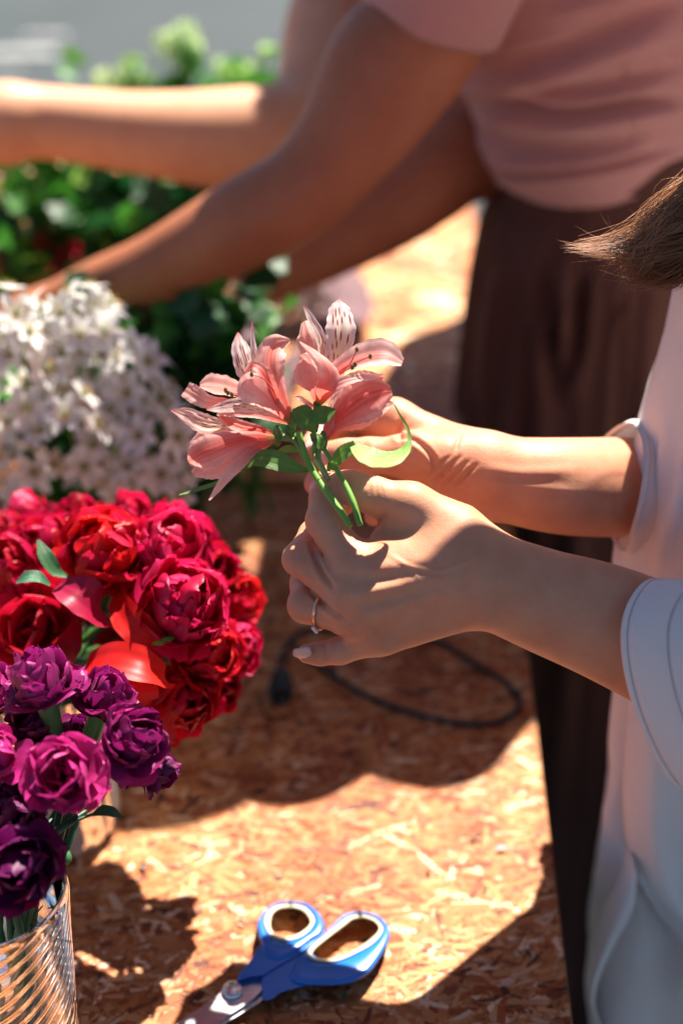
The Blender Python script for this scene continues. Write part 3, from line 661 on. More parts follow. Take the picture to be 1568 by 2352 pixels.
co = [(W(.20, 1.55, 1.38), W(.28, 1.84, 1.40), .05, .05), (W(.34, 1.69, 1.34), W(.52, 1.67, 1.0), .075, .09), (W(.28, 1.70, 1.42), W(.17, 1.69, 1.55), .05, .048), (h3, h3+W(-.02, 0, -.03), .092, .075), (W(.28, 1.84, 1.40), W(.36, 1.88, 1.16), .045, .04), (W(.36, 1.88, 1.16), W(.48, 1.86, 1.04), .038, .028),
      (W(.52, 1.60, .95), W(.52, 1.60, .06), .08, .04), (W(.52, 1.75, .95), W(.52, 1.75, .06), .08, .04), (h3+W(-.10, 0, -.02), h3+W(-.115, 0, -.045), .010, .013)]
Bc = sdf_mesh([(.03, co)], .012, .01); v, f = joinq([A, Bc]); mk('body', v, f, M['skin3'], third)
rr = []
for z, x, y, a, b_, tl in ((.45, .53, 1.67, .17, .20, 0), (.8, .52, 1.67, .15, .18, 0), (1.0, .52, 1.67, .12, .15, .2), (1.12, .48, 1.67, .11, .155, .5), (1.24, .42, 1.68, .11, .165, .7), (1.34, .35, 1.69, .11, .17, .8), (1.42, .30, 1.69, .06, .09, .8)):
    cx, sy = sell(TH, 2.2); xo = a*cx*(1+.03*np.sin(TH*11)); rr.append(np.stack([x+xo*math.cos(tl), y+b_*sy, z+xo*math.sin(tl)], -1))
V, Fq = loft(rr, nT); mk('dress', V, Fq[:, ::-1], M['grey_cloth'], third)
S = []
for i in range(500):
    th = rs.uniform(-2.2, 2.2)
    def hp3(t, p, r=.105): return h3+np.array([r*math.cos(t)*math.sin(p), r*math.sin(t)*math.sin(p)*.9, r*math.cos(p)])
    S.append(([hp3(th, .1), hp3(th, .8), hp3(th, 1.5), hp3(th, 1.9, .11)+W(.02, 0, -.05)], .0018))
V, Fq = hairmesh(S, n=10); mk('hair', V, Fq, M['hair_dark'], third)
# ================================================================== flowers: shared builders
M['petal_pink'] = petal_mat('petal_pink', .58, .42, .25, .4, sheen=.1)
M['petal_red'] = petal_mat('petal_red', .42, .40, .12, .38, sheen=0, vscale=2)
M['petal_purple'] = petal_mat('petal_purple', .36, .40, .25, .4, sheen=.03, vscale=2)
M['petal_white'] = petal_mat('petal_white', .45, .6, 0, .3)
M['leaf'] = petal_mat('leaf', .30, .38, .35, .45, sheen=0)
M['stem'] = petal_mat('stem', .08, .42, .2, .4, sheen=0)
GREEN, LGREEN, DGREEN = np.array([.10, .26, .035]), np.array([.22, .46, .08]), np.array([.03, .11, .025])
def c1(x, y, z=0, d0=.702): return P(376.2+.42*x, 658.4+.42*y, d0+z/1000)
def surf(ctrl, hw, nor, cup=.3, ruf=0., rf=5, seed=0, nu=44, nv=25, unit=.42*.215/1000, curl=0., wtab=None):
    """petal along a centre line; returns V, F, (t, s)"""
    rs = np.random.RandomState(seed); C = catmull(ctrl, nu); T = nrm(np.gradient(C, axis=0))
    Nn = nrm(interp(nor, nu) if np.ndim(nor[0]) else np.tile(nor, (nu, 1)).astype(float)); Nn = nrm(Nn-T*(Nn*T).sum(1)[:, None]); S = np.cross(T, Nn)
    t = np.linspace(0, 1, nu); wv = np.interp(t, np.linspace(0, 1, len(hw)), hw)
    wv = np.convolve(np.pad(wv, 2, 'edge'), [.1, .2, .4, .2, .1], 'valid'); wv[0] = hw[0]; wv[-1] = hw[-1]; wv = wv*unit
    s = np.linspace(-1, 1, nv); ph = rs.uniform(0, 6, 4); tt, ss = np.meshgrid(t, s, indexing='ij'); WV = wv[:, None]
    rr = ruf*WV*(np.sin(tt*rf*6.28+ph[0]+ss*1.2)*.6+np.sin(tt*rf*2.3*6.28+ph[1])*.3)*np.abs(ss)**2.5
    edge = 1+.03*np.sin(tt*rf*14+ph[2])*(np.abs(ss) > .8)
    off = cup*WV*ss**2+rr+curl*WV*np.maximum(0, np.abs(ss)-.55)**2*-3
    off = off+(.03 if ruf > .055 or nv > 40 else .012)*WV*np.cos(ss*9)*(tt > .1)
    V = C[:, None]+S[:, None]*(ss*WV*edge)[..., None]+Nn[:, None]*off[..., None]
    return V.reshape(-1, 3), grid_faces(nu, nv), tt.ravel(), ss.ravel()
def mixc(a, b, k): k = np.clip(k, 0, 1)[:, None]; return np.asarray(a)*(1-k)+np.asarray(b)*k
PALE, CORAL, WHT, CREAM, DEEP = (.92, .52, .46), (.88, .13, .09), (.92, .80, .78), (.92, .84, .60), (.32, .010, .018)
def col_outer(t, s, pale=PALE, stripe=1., tip=(.70, .42, .22), coral=CORAL):
    c = mixc(pale, WHT, .5*np.abs(s)**2+.15*np.sin(s*17))
    c = mixc(c, coral, 1.2*stripe*np.exp(-(s/.46)**2)*(1.1-.45*t)*(.72+.28*np.sin(s*26+t*3)))
    c = mixc(c, coral, .35*stripe*np.maximum(0, np.sin(s*34+2*t))**3*np.clip(1.1-t, 0, 1))
    c = mixc(c, coral, (.56-t)*1.9); c = mixc(c, (.30, .34, .10), (.13-t)*8)
    return mixc(c, tip, (t-.95)*12*np.exp(-(s/.25)**2))
def col_inner(t, s, seed=0, base=WHT):
    rs = np.random.RandomState(seed); c = mixc(base, CREAM, np.exp(-(s/.6)**2)*np.exp(-((t-.45)/.22)**2))
    c = mixc(c, (.82, .30, .28), (t-.86)*7); c = mixc(c, CORAL, (.30-t)*3.2); c = mixc(c, (.30, .34, .10), (.1-t)*9)
    row = 0
    for tc in np.arange(.27, .84, .082):
        row += 1
        for sc in np.arange(-.60, .61, .40)+(.20 if row % 2 else 0):
            if abs(sc) > .74-.5*max(0, tc-.55) or rs.rand() < .12: continue
            a, b = tc+rs.normal(0, .020), sc+rs.normal(0, .06); L = .012+.026*rs.rand()+.012*(tc > .55)
            k = np.exp(-((t-a-(s-b)*.10*np.sign(b))/L)**4-((s-b)/.055)**4)
            c = mixc(c, DEEP, k*1.15)
    return c

# ================================================================== the alstroemeria sprig in the hands
sp = thing('pink_lily_sprig', 'pink streaked Peruvian lily sprig with green leaves held between two hands', 'flower sprig', tuple(c1(760, 900)))
def stem(pts, r, parent, c=LGREEN, cfun=c1, name='stem', n=30, m=10):
    V, Fc = tube([cfun(*p) if cfun else p for p in pts], r, n, m); C = np.tile(c, (len(V), 1)); return mk(name, V, Fc, M['stem'], parent, C=C)
stem([(735, 790, 0), (760, 880, 0), (800, 985, -2), (880, 1110, -7), (960, 1220, -12), (1020, 1312, -15)], [.0016, .0016, .0018, .0018, .0017, .0016], sp)
stem([(865, 870, 0), (930, 975, -4), (990, 1080, -9), (1035, 1180, -13), (1072, 1305, -16)], [.0011, .0013, .0015, .0016, .0015], sp, LGREEN*.9)
stem([(838, 830, 6), (822, 905, 4), (860, 985, 0), (900, 1060, -4)], [.0014, .0016, .0018, .0014], sp, (.34, .42, .16))
stem([(690, 780, 3), (730, 850, 2), (770, 940, 0), (810, 1010, -2)], [.0016, .0014, .0016, .0016], sp, (.16, .32, .06))
stem([(600, 815, 2), (660, 825, 2), (720, 850, 1), (775, 950, 0)], [.0022, .0019, .0013, .0013], sp, (.22, .34, .08))
stem([(868, 810, 6), (850, 880, 5), (850, 950, 2), (880, 1010, 0)], [.0014, .0012, .0013, .0012], sp, (.36, .44, .18))
ZF = cv(0, 0, 1)
def flower(c, label=None):
    V, Fc = lathe([(.0001, -.0055), (.0015, -.004), (.0022, 0), (.0022, .0035), (.0010, .006)], (0, 0, 0), 14)
    o = mk('flower', V+c, Fc, M['stem'], sp, C=np.tile((.14, .22, .05), (len(V), 1)), origin=c)
    if label: o['label'] = label
    return o
def pet(fl, ctrl, hw, nor, kind='outer', cup=.3, ruf=.08, seed=0, **k):
    big = kind == 'inner'; ck = {q: k.pop(q) for q in ('pale', 'stripe', 'tip', 'base', 'coral') if q in k}
    V, Fq, t, s = surf([c1(*p) for p in ctrl], hw, nor, cup, ruf, seed=seed, nu=96 if big else 56, nv=49 if big else 31, **k)
    C = col_inner(t, s, seed, **ck) if big else col_outer(t, s, **ck)
    UV = np.stack([t, s*.5+.5], -1)
    return mk('petal', V, Fq, M['petal_pink'], fl, C=C, UV=UV)
def anthers(fl, pts):
    for i, p in enumerate(pts):
        V, Fc = tube([c1(*q) for q in p], [.0004, .0003], 14, 6); o = mk('stamen', V, Fc, M['stem'], fl, C=np.tile((.75, .12, .10), (len(V), 1)))
        e = c1(*p[-1]); V, Fc = lathe([(.00001, -.0016), (.0008, -.001), (.0010, 0), (.0008, .001), (.00001, .0016)], (0, 0, 0), 8)
        mk('anther', V+e, Fc, M['stem'], fl, C=np.tile((.30, .16, .05), (len(V), 1)))
# flower A, upper right
A_ = flower(c1(840, 668, 2), 'open flower facing the viewer, highest on the sprig')
pet(A_, [(850, 640, 4), (905, 520, 8), (950, 400, 12), (965, 240, 13), (957, 120, 9), (957, 66, 6)], [10, 28, 56, 88, 60, 4], cv(.05, .1, 1), 'inner', .18, .05, 3)
pet(A_, [(845, 640, 4), (880, 500, 8), (870, 380, 9), (845, 270, 8), (790, 160, 4), (762, 108, 2)], [10, 26, 42, 44, 30, 5], [cv(.6, .1, .8), cv(.75, .2, .6)], 'inner', .3, .05, 4)
pet(A_, [(845, 640, 8), (840, 480, 14), (810, 380, 16), (778, 270, 15), (765, 190, 10)], [12, 40, 66, 72, 20], cv(.35, .2, .9), 'outer', .25, .08, 5, stripe=.45)
pet(A_, [(848, 640, 2), (900, 520, 4), (970, 450, 4), (1075, 400, 1), (1200, 378, -2), (1302, 418, -2)], [12, 34, 66, 104, 104, 30], [cv(-.5, .3, .9), cv(-.1, .75, .8), cv(-.1, .7, .9)], 'outer', .35, .07, 6, stripe=1.0, pale=(.92, .70, .68))
pet(A_, [(842, 655, 0), (820, 560, -5), (780, 480, -7), (765, 400, -4), (742, 380, 0)], [12, 46, 84, 58, 14], cv(-.25, .05, 1), 'outer', -.22, .06, 7, stripe=.25, curl=.2)
pet(A_, [(842, 655, 0), (868, 570, -9), (905, 500, -12), (880, 420, -13), (815, 350, -9), (745, 300, -3)], [12, 48, 66, 44, 30, 6], [cv(.1, .2, 1), cv(.2, .3, 1), cv(.3, .8, .6)], 'outer', -.35, .05, 8, stripe=.55, curl=.2)
pet(A_, [(848, 650, 0), (905, 570, -8), (970, 525, -10), (1060, 500, -9), (1140, 495, -6), (1200, 478, -2)], [10, 34, 34, 26, 20, 5], [cv(.1, .3, 1), cv(.1, .7, .8)], 'outer', .2, .08, 9, stripe=.3, pale=(.90, .66, .64))
anthers(A_, [[(905, 520, 4), (980, 450, -4), (1060, 410, -8), (1128, 382, -10)], [(905, 520, 4), (990, 460, -4), (1046, 425, -8)], [(905, 520, 4), (970, 470, -4), (1030, 440, -8)], [(905, 520, 6), (1010, 430, 0), (1055, 345, -4)]])
# flower B, lower right, seen from the side
B_ = flower(c1(872, 850, 2), 'flower turned to the right, seen from the side')
pet(B_, [(872, 845, 2), (935, 740, -3), (1040, 640, -8), (1150, 580, -9), (1245, 568, -5)], [9, 50, 122, 132, 34], [cv(-.2, .1, 1), cv(-.25, .15, 1)], 'outer', -.2, .06, 10, pale=(.84, .34, .30), stripe=1.0, coral=(.78, .10, .08), tip=(.35, .40, .10))
pet(B_, [(872, 845, 5), (915, 720, 6), (965, 610, 8), (1015, 525, 8)], [9, 40, 48, 8], cv(-.2, .1, 1), 'inner', .15, .04, 11)
pet(B_, [(870, 850, 0), (895, 770, -2), (935, 690, -3), (965, 620, 0)], [8, 28, 34, 8], cv(-.4, .1, 1), 'outer', -.4, .05, 12, stripe=.5)
pet(B_, [(876, 850, 5), (960, 760, 4), (1060, 720, 2), (1170, 660, 2), (1255, 640, 3)], [8, 40, 74, 60, 10], [cv(.1, .3, .9)], 'outer', .25, .06, 13, stripe=.4)
pet(B_, [(872, 850, 8), (940, 700, 14), (1030, 560, 18), (1110, 520, 17), (1200, 500, 14)], [8, 40, 80, 70, 14], cv(0, .2, 1), 'outer', .2, .06, 14, stripe=.8)
pet(B_, [(838, 668, 6), (790, 648, 6), (745, 612, 4), (712, 606, 3)], [8, 22, 16, 3], cv(-.2, .5, .9), 'outer', .2, .1, 15, stripe=.1)
# flower C, upper left funnel
C_ = flower(c1(705, 745, 2), 'wide open funnel flower in the upper left of the sprig')
pet(C_, [(690, 730, 4), (600, 640, 8), (510, 540, 11), (450, 450, 12), (415, 330, 9), (405, 250, 6)], [10, 26, 44, 62, 50, 4], [cv(.2, .1, 1), cv(.1, .05, 1)], 'inner', .15, .05, 21)
pet(C_, [(690, 730, 4), (610, 640, 8), (540, 540, 10), (503, 430, 8), (485, 300, 5), (482, 186, 4)], [10, 24, 34, 30, 17, 4], cv(.5, .1, .8), 'inner', .3, .05, 22)
pet(C_, [(700, 740, 2), (650, 640, 4), (600, 520, 4), (585, 400, 2), (615, 320, -1), (688, 292, -3)], [14, 42, 70, 86, 70, 8], [cv(.3, .1, 1), cv(.2, .15, 1)], 'outer', -.22, .07, 23, stripe=.9)
pet(C_, [(700, 742, 0), (620, 655, -8), (540, 580, -13), (470, 520, -15), (440, 480, -12)], [14, 44, 84, 100, 40], [cv(0, .1, 1), cv(-.1, .2, 1)], 'outer', -.25, .05, 24, pale=(.92, .62, .58), stripe=.35, curl=.2)
pet(C_, [(640, 680, -4), (590, 560, -13), (545, 470, -16), (490, 430, -15), (440, 470, -14)], [10, 34, 40, 24, 5], [cv(.3, .3, .9)], 'outer', .3, .06, 25, stripe=1., pale=(.85, .34, .30))
pet(C_, [(690, 740, 4), (560, 640, 6), (440, 590, 4), (330, 560, 1), (250, 545, -2), (198, 540, -4)], [10, 34, 66, 88, 74, 16], [cv(.1, .6, .9), cv(.15, .8, .7), cv(.1, .5, .9)], 'outer', .35, .06, 26, stripe=.8)
pet(C_, [(695, 742, 1), (600, 690, -6), (500, 660, -11), (400, 650, -12), (300, 665, -10), (235, 672, -8)], [10, 26, 40, 46, 30, 4], [cv(-.1, .2, 1), cv(0, .5, .9)], 'inner', .2, .08, 27, base=(.93, .78, .74))
pet(C_, [(690, 750, 2), (600, 715, -3), (500, 690, -7), (380, 690, -9), (290, 700, -8)], [10, 26, 30, 24, 5], cv(0, -.2, 1), 'outer', -.25, .05, 28, stripe=.8)
pet(C_, [(430, 640, 4), (330, 640, 1), (240, 630, -2), (170, 590, -3), (120, 560, 0)], [8, 34, 40, 52, 44], [cv(-.2, .2, 1)], 'outer', .15, .12, 29, stripe=.25, tip=(.42, .42, .12))
anthers(C_, [[(540, 620, -2), (430, 600, -6), (350, 580, -8)], [(540, 620, -2), (420, 590, -8), (338, 566, -9)], [(540, 620, -2), (440, 610, -7), (372, 590, -9)], [(600, 560, -16), (540, 500, -18), (480, 480, -19)]])
# flower D, lower left
D_ = flower(c1(622, 822, 1), 'lowest flower, pointing to the left')
pet(D_, [(615, 815, 2), (480, 790, 4), (340, 765, 6), (220, 750, 6), (120, 700, 4), (40, 676, 2)], [10, 22, 34, 60, 42, 4], [cv(0, .2, 1)], 'inner', .18, .05, 31, base=(.92, .70, .64))
pet(D_, [(612, 812, 0), (520, 785, -2), (420, 765, -3), (350, 735, -2), (300, 700, 0)], [12, 28, 38, 34, 8], [cv(0, .4, .9)], 'outer', .25, .07, 32, pale=(.82, .26, .22), stripe=1.)
pet(D_, [(618, 826, -2), (500, 830, -9), (380, 850, -13), (250, 895, -14), (170, 930, -10), (135, 965, -5)], [14, 40, 66, 98, 88, 22], [cv(.05, .1, 1), cv(-.1, .1, 1)], 'outer', -.22, .05, 33, pale=(.88, .44, .40), stripe=1.0, curl=.15, tip=(.42, .40, .14))
pet(D_, [(618, 830, 1), (520, 870, -2), (420, 930, -4), (310, 975, -4), (215, 1000, -1), (160, 1025, 2)], [12, 40, 70, 76, 60, 18], [cv(0, -.1, 1)], 'outer', -.15, .07, 34, stripe=.25)
pet(D_, [(618, 832, 0), (500, 880, -8), (420, 950, -12), (350, 1030, -13), (290, 1110, -12), (248, 1168, -10)], [10, 30, 40, 30, 18, 4], [cv(.35, .15, 1), cv(.5, .1, .8)], 'outer', .2, .08, 35, pale=(.92, .66, .60), stripe=.2)
pet(D_, [(600, 810, 6), (470, 800, 10), (350, 810, 12), (240, 830, 12), (150, 870, 10)], [10, 36, 60, 70, 20], cv(0, .2, 1), 'outer', .2, .06, 36, stripe=.7)
for b, e, w_ in (((700, 745, 2), (585, 640, 0), 1), ((620, 822, 1), (480, 800, -2), 1), ((842, 668, 2), (862, 590, 0), .8), ((872, 850, 2), (915, 770, 0), .8)):
    b_, e_ = c1(*b), c1(*e)
def leaf_part(name, ctrl, hw, nor, c0, c1_, parent, f=c1, cup=.15, ruf=.02, mat='leaf', unit=.42*.215/1000, seed=0, nu=50, nv=15):
    V, Fq, t, s = surf([f(*p) for p in ctrl], hw, nor, cup, ruf, seed=seed, nu=nu, nv=nv, unit=unit)
    C = mixc(c0, c1_, t); C = mixc(C, np.array(c1_)*1.5, .35*np.exp(-(s/.1)**2)); C = C*(1+.10*np.sin(s*26))[:, None]
    return mk(name, V, Fq, M[mat], parent, C=C, UV=np.stack([t, s*.5+.5], -1))
leaf_part('leaf', [(830, 800, -4), (800, 745, -7), (755, 700, -8), (698, 682, -5)], [12, 58, 62, 10], cv(-.2, .1, 1), (.10, .24, .04), (.12, .30, .05), sp)
leaf_part('leaf', [(790, 720, -8), (850, 705, -9), (890, 690, -8), (942, 672, -6)], [22, 52, 44, 4], cv(.1, -.1, 1), (.12, .30, .05), (.10, .25, .04), sp)
leaf_part('leaf', [(790, 1008, -1), (700, 985, -4), (610, 950, -6), (500, 940, -6), (400, 995, -5), (310, 1065, -2), (200, 1105, 2), (84, 1138, 3)], [8, 40, 58, 44, 20, 13, 14, 4], [cv(.1, .3, 1), cv(0, .1, 1), cv(.1, .6, .8)], (.12, .28, .04), (.12, .30, .06), sp)
leaf_part('leaf', [(745, 905, 2), (690, 888, 2), (650, 895, 2), (614, 906, 3)], [8, 24, 20, 3], cv(0, .4, 1), LGREEN, LGREEN*1.1, sp)
leaf_part('leaf', [(810, 800, 0), (835, 830, -4), (862, 868, -4), (880, 895, -2)], [14, 34, 30, 8], cv(.2, .1, 1), (.10, .24, .03), (.12, .30, .05), sp)
leaf_part('leaf', [(915, 1000, -4), (945, 950, -8), (985, 905, -12), (1050, 868, -14)], [12, 34, 42, 30], cv(-.2, .2, 1), (.14, .36, .05), (.18, .42, .07), sp)
leaf_part('leaf', [(1040, 868, -14), (1095, 915, -18), (1160, 945, -20), (1240, 945, -20), (1310, 905, -17), (1342, 840, -14), (1330, 770, -12), (1290, 700, -10), (1258, 642, -8)], [28, 62, 68, 60, 34, 12, 8, 6, 4], [cv(.1, .55, .8), cv(0, .7, .7), cv(-.2, .6, .8), cv(-.8, .2, .5)], (.34, .62, .14), (.26, .52, .10), sp, nu=80)
leaf_part('leaf', [(900, 1010, 0), (905, 985, -2), (910, 955, -2)], [8, 16, 4], cv(0, 0, 1), LGREEN, LGREEN, sp)

# ================================================================== petals shared by peonies and carnations
def petal_local(L, Wd, o0, o1, cup, ruf, seed, nu=14, nv=15, frill=0, colA=(.6, .01, .05), colB=(.7, .02, .1), tipc=None, notch=0):
    rs = np.random.RandomState(seed); t = np.linspace(0, 1, nu); th = o0+(o1-o0)*t; ds = L/(nu-1)
    x = np.concatenate([[0], np.cumsum(np.sin(th[:-1])*ds)]); z = np.concatenate([[0], np.cumsum(np.cos(th[:-1])*ds)])
    w_ = Wd/2*np.maximum(.12, np.sin(np.clip(t, 0, 1)**.75*PI*.62)/1.0)*np.sqrt(np.clip(1-t**7, .03, 1)); s = np.linspace(-1, 1, nv)
    tt, ss = np.meshgrid(t, s, indexing='ij'); ph = rs.uniform(0, 6, 5); nx, nz = -np.cos(th), np.sin(th)
    off = cup*w_[:, None]*ss**2+ruf*Wd*(np.sin(ss*3.4+ph[0])*.6+np.sin(ss*6+ph[1])*.4)*tt**1.5+ruf*.5*Wd*np.sin(tt*5+ph[2])*np.abs(ss)
    L2 = (frill*L*np.sin(ss*11+ph[3])+.5*frill*L*np.sin(ss*23+ph[4])-notch*L*np.exp(-(ss/.16)**2)+.04*L*np.sin(ss*3+ph[2]))*(tt > .93)
    asym = 1+.12*np.sin(tt*3+ph[1])*np.sign(ss)
    X = x[:, None]+nx[:, None]*off+np.sin(th)[:, None]*L2; Y = ss*w_[:, None]*asym; Z = z[:, None]+nz[:, None]*off+np.cos(th)[:, None]*L2
    V = np.stack([X, Y, Z], -1).reshape(-1, 3); t_, s_ = tt.ravel(), ss.ravel()
    C = mixc(colA, colB, t_**1.5); 
    if tipc is not None: C = mixc(C, tipc, (t_-.8)*2.5)
    C = C*(1+.07*np.sin(s_*14+ph[0])[:, None])
    return V, grid_faces(nu, nv), C, np.stack([t_, s_*.5+.5], -1)
def basis(ax):
    z = nrm(ax); x = nrm(np.cross([0.3, 1, .2], z)); y = np.cross(z, x); return Matrix([list(r)+[0] for r in np.stack([x, y, z], 1)]+[[0, 0, 0, 1]])
def puff(parent, center, ax, R, n, spread, mesh, rs, name='petal', sc=1.0):
    B = Matrix.Translation(Vector(center)-wloc(parent)) @ basis(ax)
    for k in range(n):
        ct = 1-(k+.5)/n*(1-math.cos(spread)); tl = math.acos(ct); a = k*2.39996+rs.normal(0, .6); s_ = R*sc*rs.uniform(.85, 1.12)*(1.0-.10*(tl < .5))
        m = B @ Matrix.Rotation(a, 4, 'Z') @ Matrix.Rotation(tl*.82+rs.normal(0, .20)-.10, 4, 'Y') @ Matrix.Rotation(rs.normal(0, .28), 4, 'Z') @ Matrix.Diagonal((s_, s_*rs.uniform(.8, 1.2), s_, 1))
        inst(name, mesh[rs.randint(len(mesh))], parent, m)
def scales(parent, center, ax, R, n, spread, mesh, rs, name='petal', sc=.78):
    B = Matrix.Translation(Vector(center)-wloc(parent)) @ basis(ax) @ Matrix.Translation((0, 0, R*.35))
    for k in range(n):
        ct = 1-(k+.5)/n*(1-math.cos(spread)); ph = math.acos(ct)+.28; a = k*2.39996+rs.normal(0, .3); s_ = R*sc*rs.uniform(.8, 1.15)
        lean = min(1.0, .35+.55*ph)+rs.normal(0, .22); r0 = R*(.50+.10*rs.rand())
        m = B @ Matrix.Rotation(a, 4, 'Z') @ Matrix.Rotation(ph, 4, 'Y') @ Matrix.Translation((0, 0, r0)) @ Matrix.Rotation(-lean, 4, 'Y') @ Matrix.Rotation(rs.normal(0, .35), 4, 'Z') @ Matrix.Translation((0, 0, -.25*s_)) @ Matrix.Diagonal((s_, s_*rs.uniform(.85, 1.15), s_, 1))
        inst(name, mesh[rs.randint(len(mesh))], parent, m)
def bloom(parent, center, ax, R, layers, meshes, rs, inner=None, name='petal'):
    """petals around an axis; every petal its own object on shared meshes"""
    B = Matrix.Translation(Vector(center)-wloc(parent)) @ basis(ax)
    for li, (n, tilt, sc, ms) in enumerate(layers):
        for k in range(n):
            a = 2*PI*(k+rs.uniform(-.3, .3))/n+li*1.1; tl = tilt+rs.normal(0, .16); s_ = R*sc*rs.uniform(.9, 1.1)
            m = B @ Matrix.Rotation(a, 4, 'Z') @ Matrix.Rotation(tl, 4, 'Y') @ Matrix.Rotation(rs.normal(0, .15), 4, 'Z') @ Matrix.Diagonal((s_, s_*rs.uniform(.85, 1.15), s_, 1))
            inst(name, meshes[ms][rs.randint(len(meshes[ms]))], parent, m)
    if inner:
        V0, F0, C0, U0 = inner; mb = MB(); n, sc = 34, R*.62
        for k in range(n):
            a = rs.uniform(0, 6.28); tl = abs(rs.normal(0, .45)); s_ = sc*rs.uniform(.75, 1.3)
            m = basis(ax).to_3x3() @ Matrix.Rotation(a, 3, 'Z') @ Matrix.Rotation(tl, 3, 'Y') @ Matrix.Rotation(rs.normal(0, .5), 3, 'Z')
            m = np.array(m)*s_; off = np.array(basis(ax).to_3x3() @ Vector((rs.normal(0, .10), rs.normal(0, .10), .05)))*R
            mb.add(V0@m.T+center+off, F0, C0*rs.uniform(.8, 1.1))
        o = mb.make('inner_petals', M_inner[0], parent, kind='stuff')
M_inner = [M['petal_red']]
def family(prefix, mat, Rcols, seeds, **k):
    out = []
    for i, sd_ in enumerate(seeds):
        cA, cB = Rcols[i % len(Rcols)]
        V, Fq, C, U = petal_local(seed=sd_, colA=cA, colB=cB, **k); out.append(meshdata(prefix, V, Fq, mat, C, U))
    return out
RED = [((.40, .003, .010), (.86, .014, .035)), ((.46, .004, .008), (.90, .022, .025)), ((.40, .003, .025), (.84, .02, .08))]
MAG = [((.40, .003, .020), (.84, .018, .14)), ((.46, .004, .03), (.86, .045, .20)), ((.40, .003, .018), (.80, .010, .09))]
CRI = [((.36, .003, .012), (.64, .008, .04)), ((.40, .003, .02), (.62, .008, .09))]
pm = {}
for nm, pal in (('red', RED), ('mag', MAG), ('cri', CRI)):
    pm[nm] = {'out': family('petal', M['petal_red'], pal, range(1, 5), L=1.1, Wd=1.20, o0=.9, o1=-.2, cup=.26, ruf=.03, frill=.02, notch=.05),
              'mid': family('petal', M['petal_red'], pal, range(11, 16), L=1.0, Wd=1.15, o0=.50, o1=-.60, cup=.34, ruf=.045, frill=.025, notch=.07),
              'inn': family('petal', M['petal_red'], pal, range(21, 26), L=.95, Wd=.95, o0=.42, o1=-.50, cup=.38, ruf=.05, frill=.04, notch=.12),
              'lob': family('petal', M['petal_red'], pal, range(91, 97), L=.95, Wd=.82, o0=.25, o1=-.75, cup=.30, ruf=.035, frill=.02, notch=.05),
              'core': petal_local(1.0, .75, .3, -.35, .5, .10, 31, 7, 7, .03, pal[0][0], pal[0][1])}
def glassmat(name, c, rough=.02):
    m, nt, bs, out = newmat(name); bs.inputs['Base Color'].default_value = (*c, 1); bs.inputs['Roughness'].default_value = rough
    bs.inputs['Transmission Weight'].default_value = 1; bs.inputs['IOR'].default_value = 1.47; return m
M['glass'] = glassmat('clear_glass', (.96, .98, .97)); M['glass_g'] = glassmat('greenish_glass', (.78, .86, .83), .16); M['glass_g'].node_tree.nodes['Principled BSDF'].inputs['Transmission Weight'].default_value = .72; M['water'] = glassmat('water', (.97, .99, .98)); M['water'].node_tree.nodes['Principled BSDF'].inputs['IOR'].default_value = 1.33
# --- peony vase and peonies
vc = PZ(128, 1895, TZ); vc[2] = TZ+.0018
t = thing('ribbed_glass_vase', 'greenish ribbed glass vase under the red peonies, round foot on the board', 'vase', tuple(vc), 'glass vases of flowers')
fl_ = lambda th, z, k: .0007*np.sin(th*18)*(k > .0)
pr = [(.0005, 0), (.034, .0), (.039, .002), (.0415, .007), (.0425, .015), (.041, .06), (.042, .10), (.046, .125), (.0475, .127), (.0445, .123), (.0405, .10), (.039, .06), (.0395, .02), (.036, .012), (.0005, .011)]
V, Fq = lathe(pr, vc, 144, fl_); mk('glass', V, Fq[:, ::-1], M['glass_g'], t)
V, Fq = lathe([(.0005, .0125), (.0355, .0135), (.0385, .022), (.0383, .060), (.0395, .085), (.0003, .085)], vc, 48); mk('water', V, Fq[:, ::-1], M['water'], t)
pc = P(262, 1500, .865)                                   # where the peony stems spread from
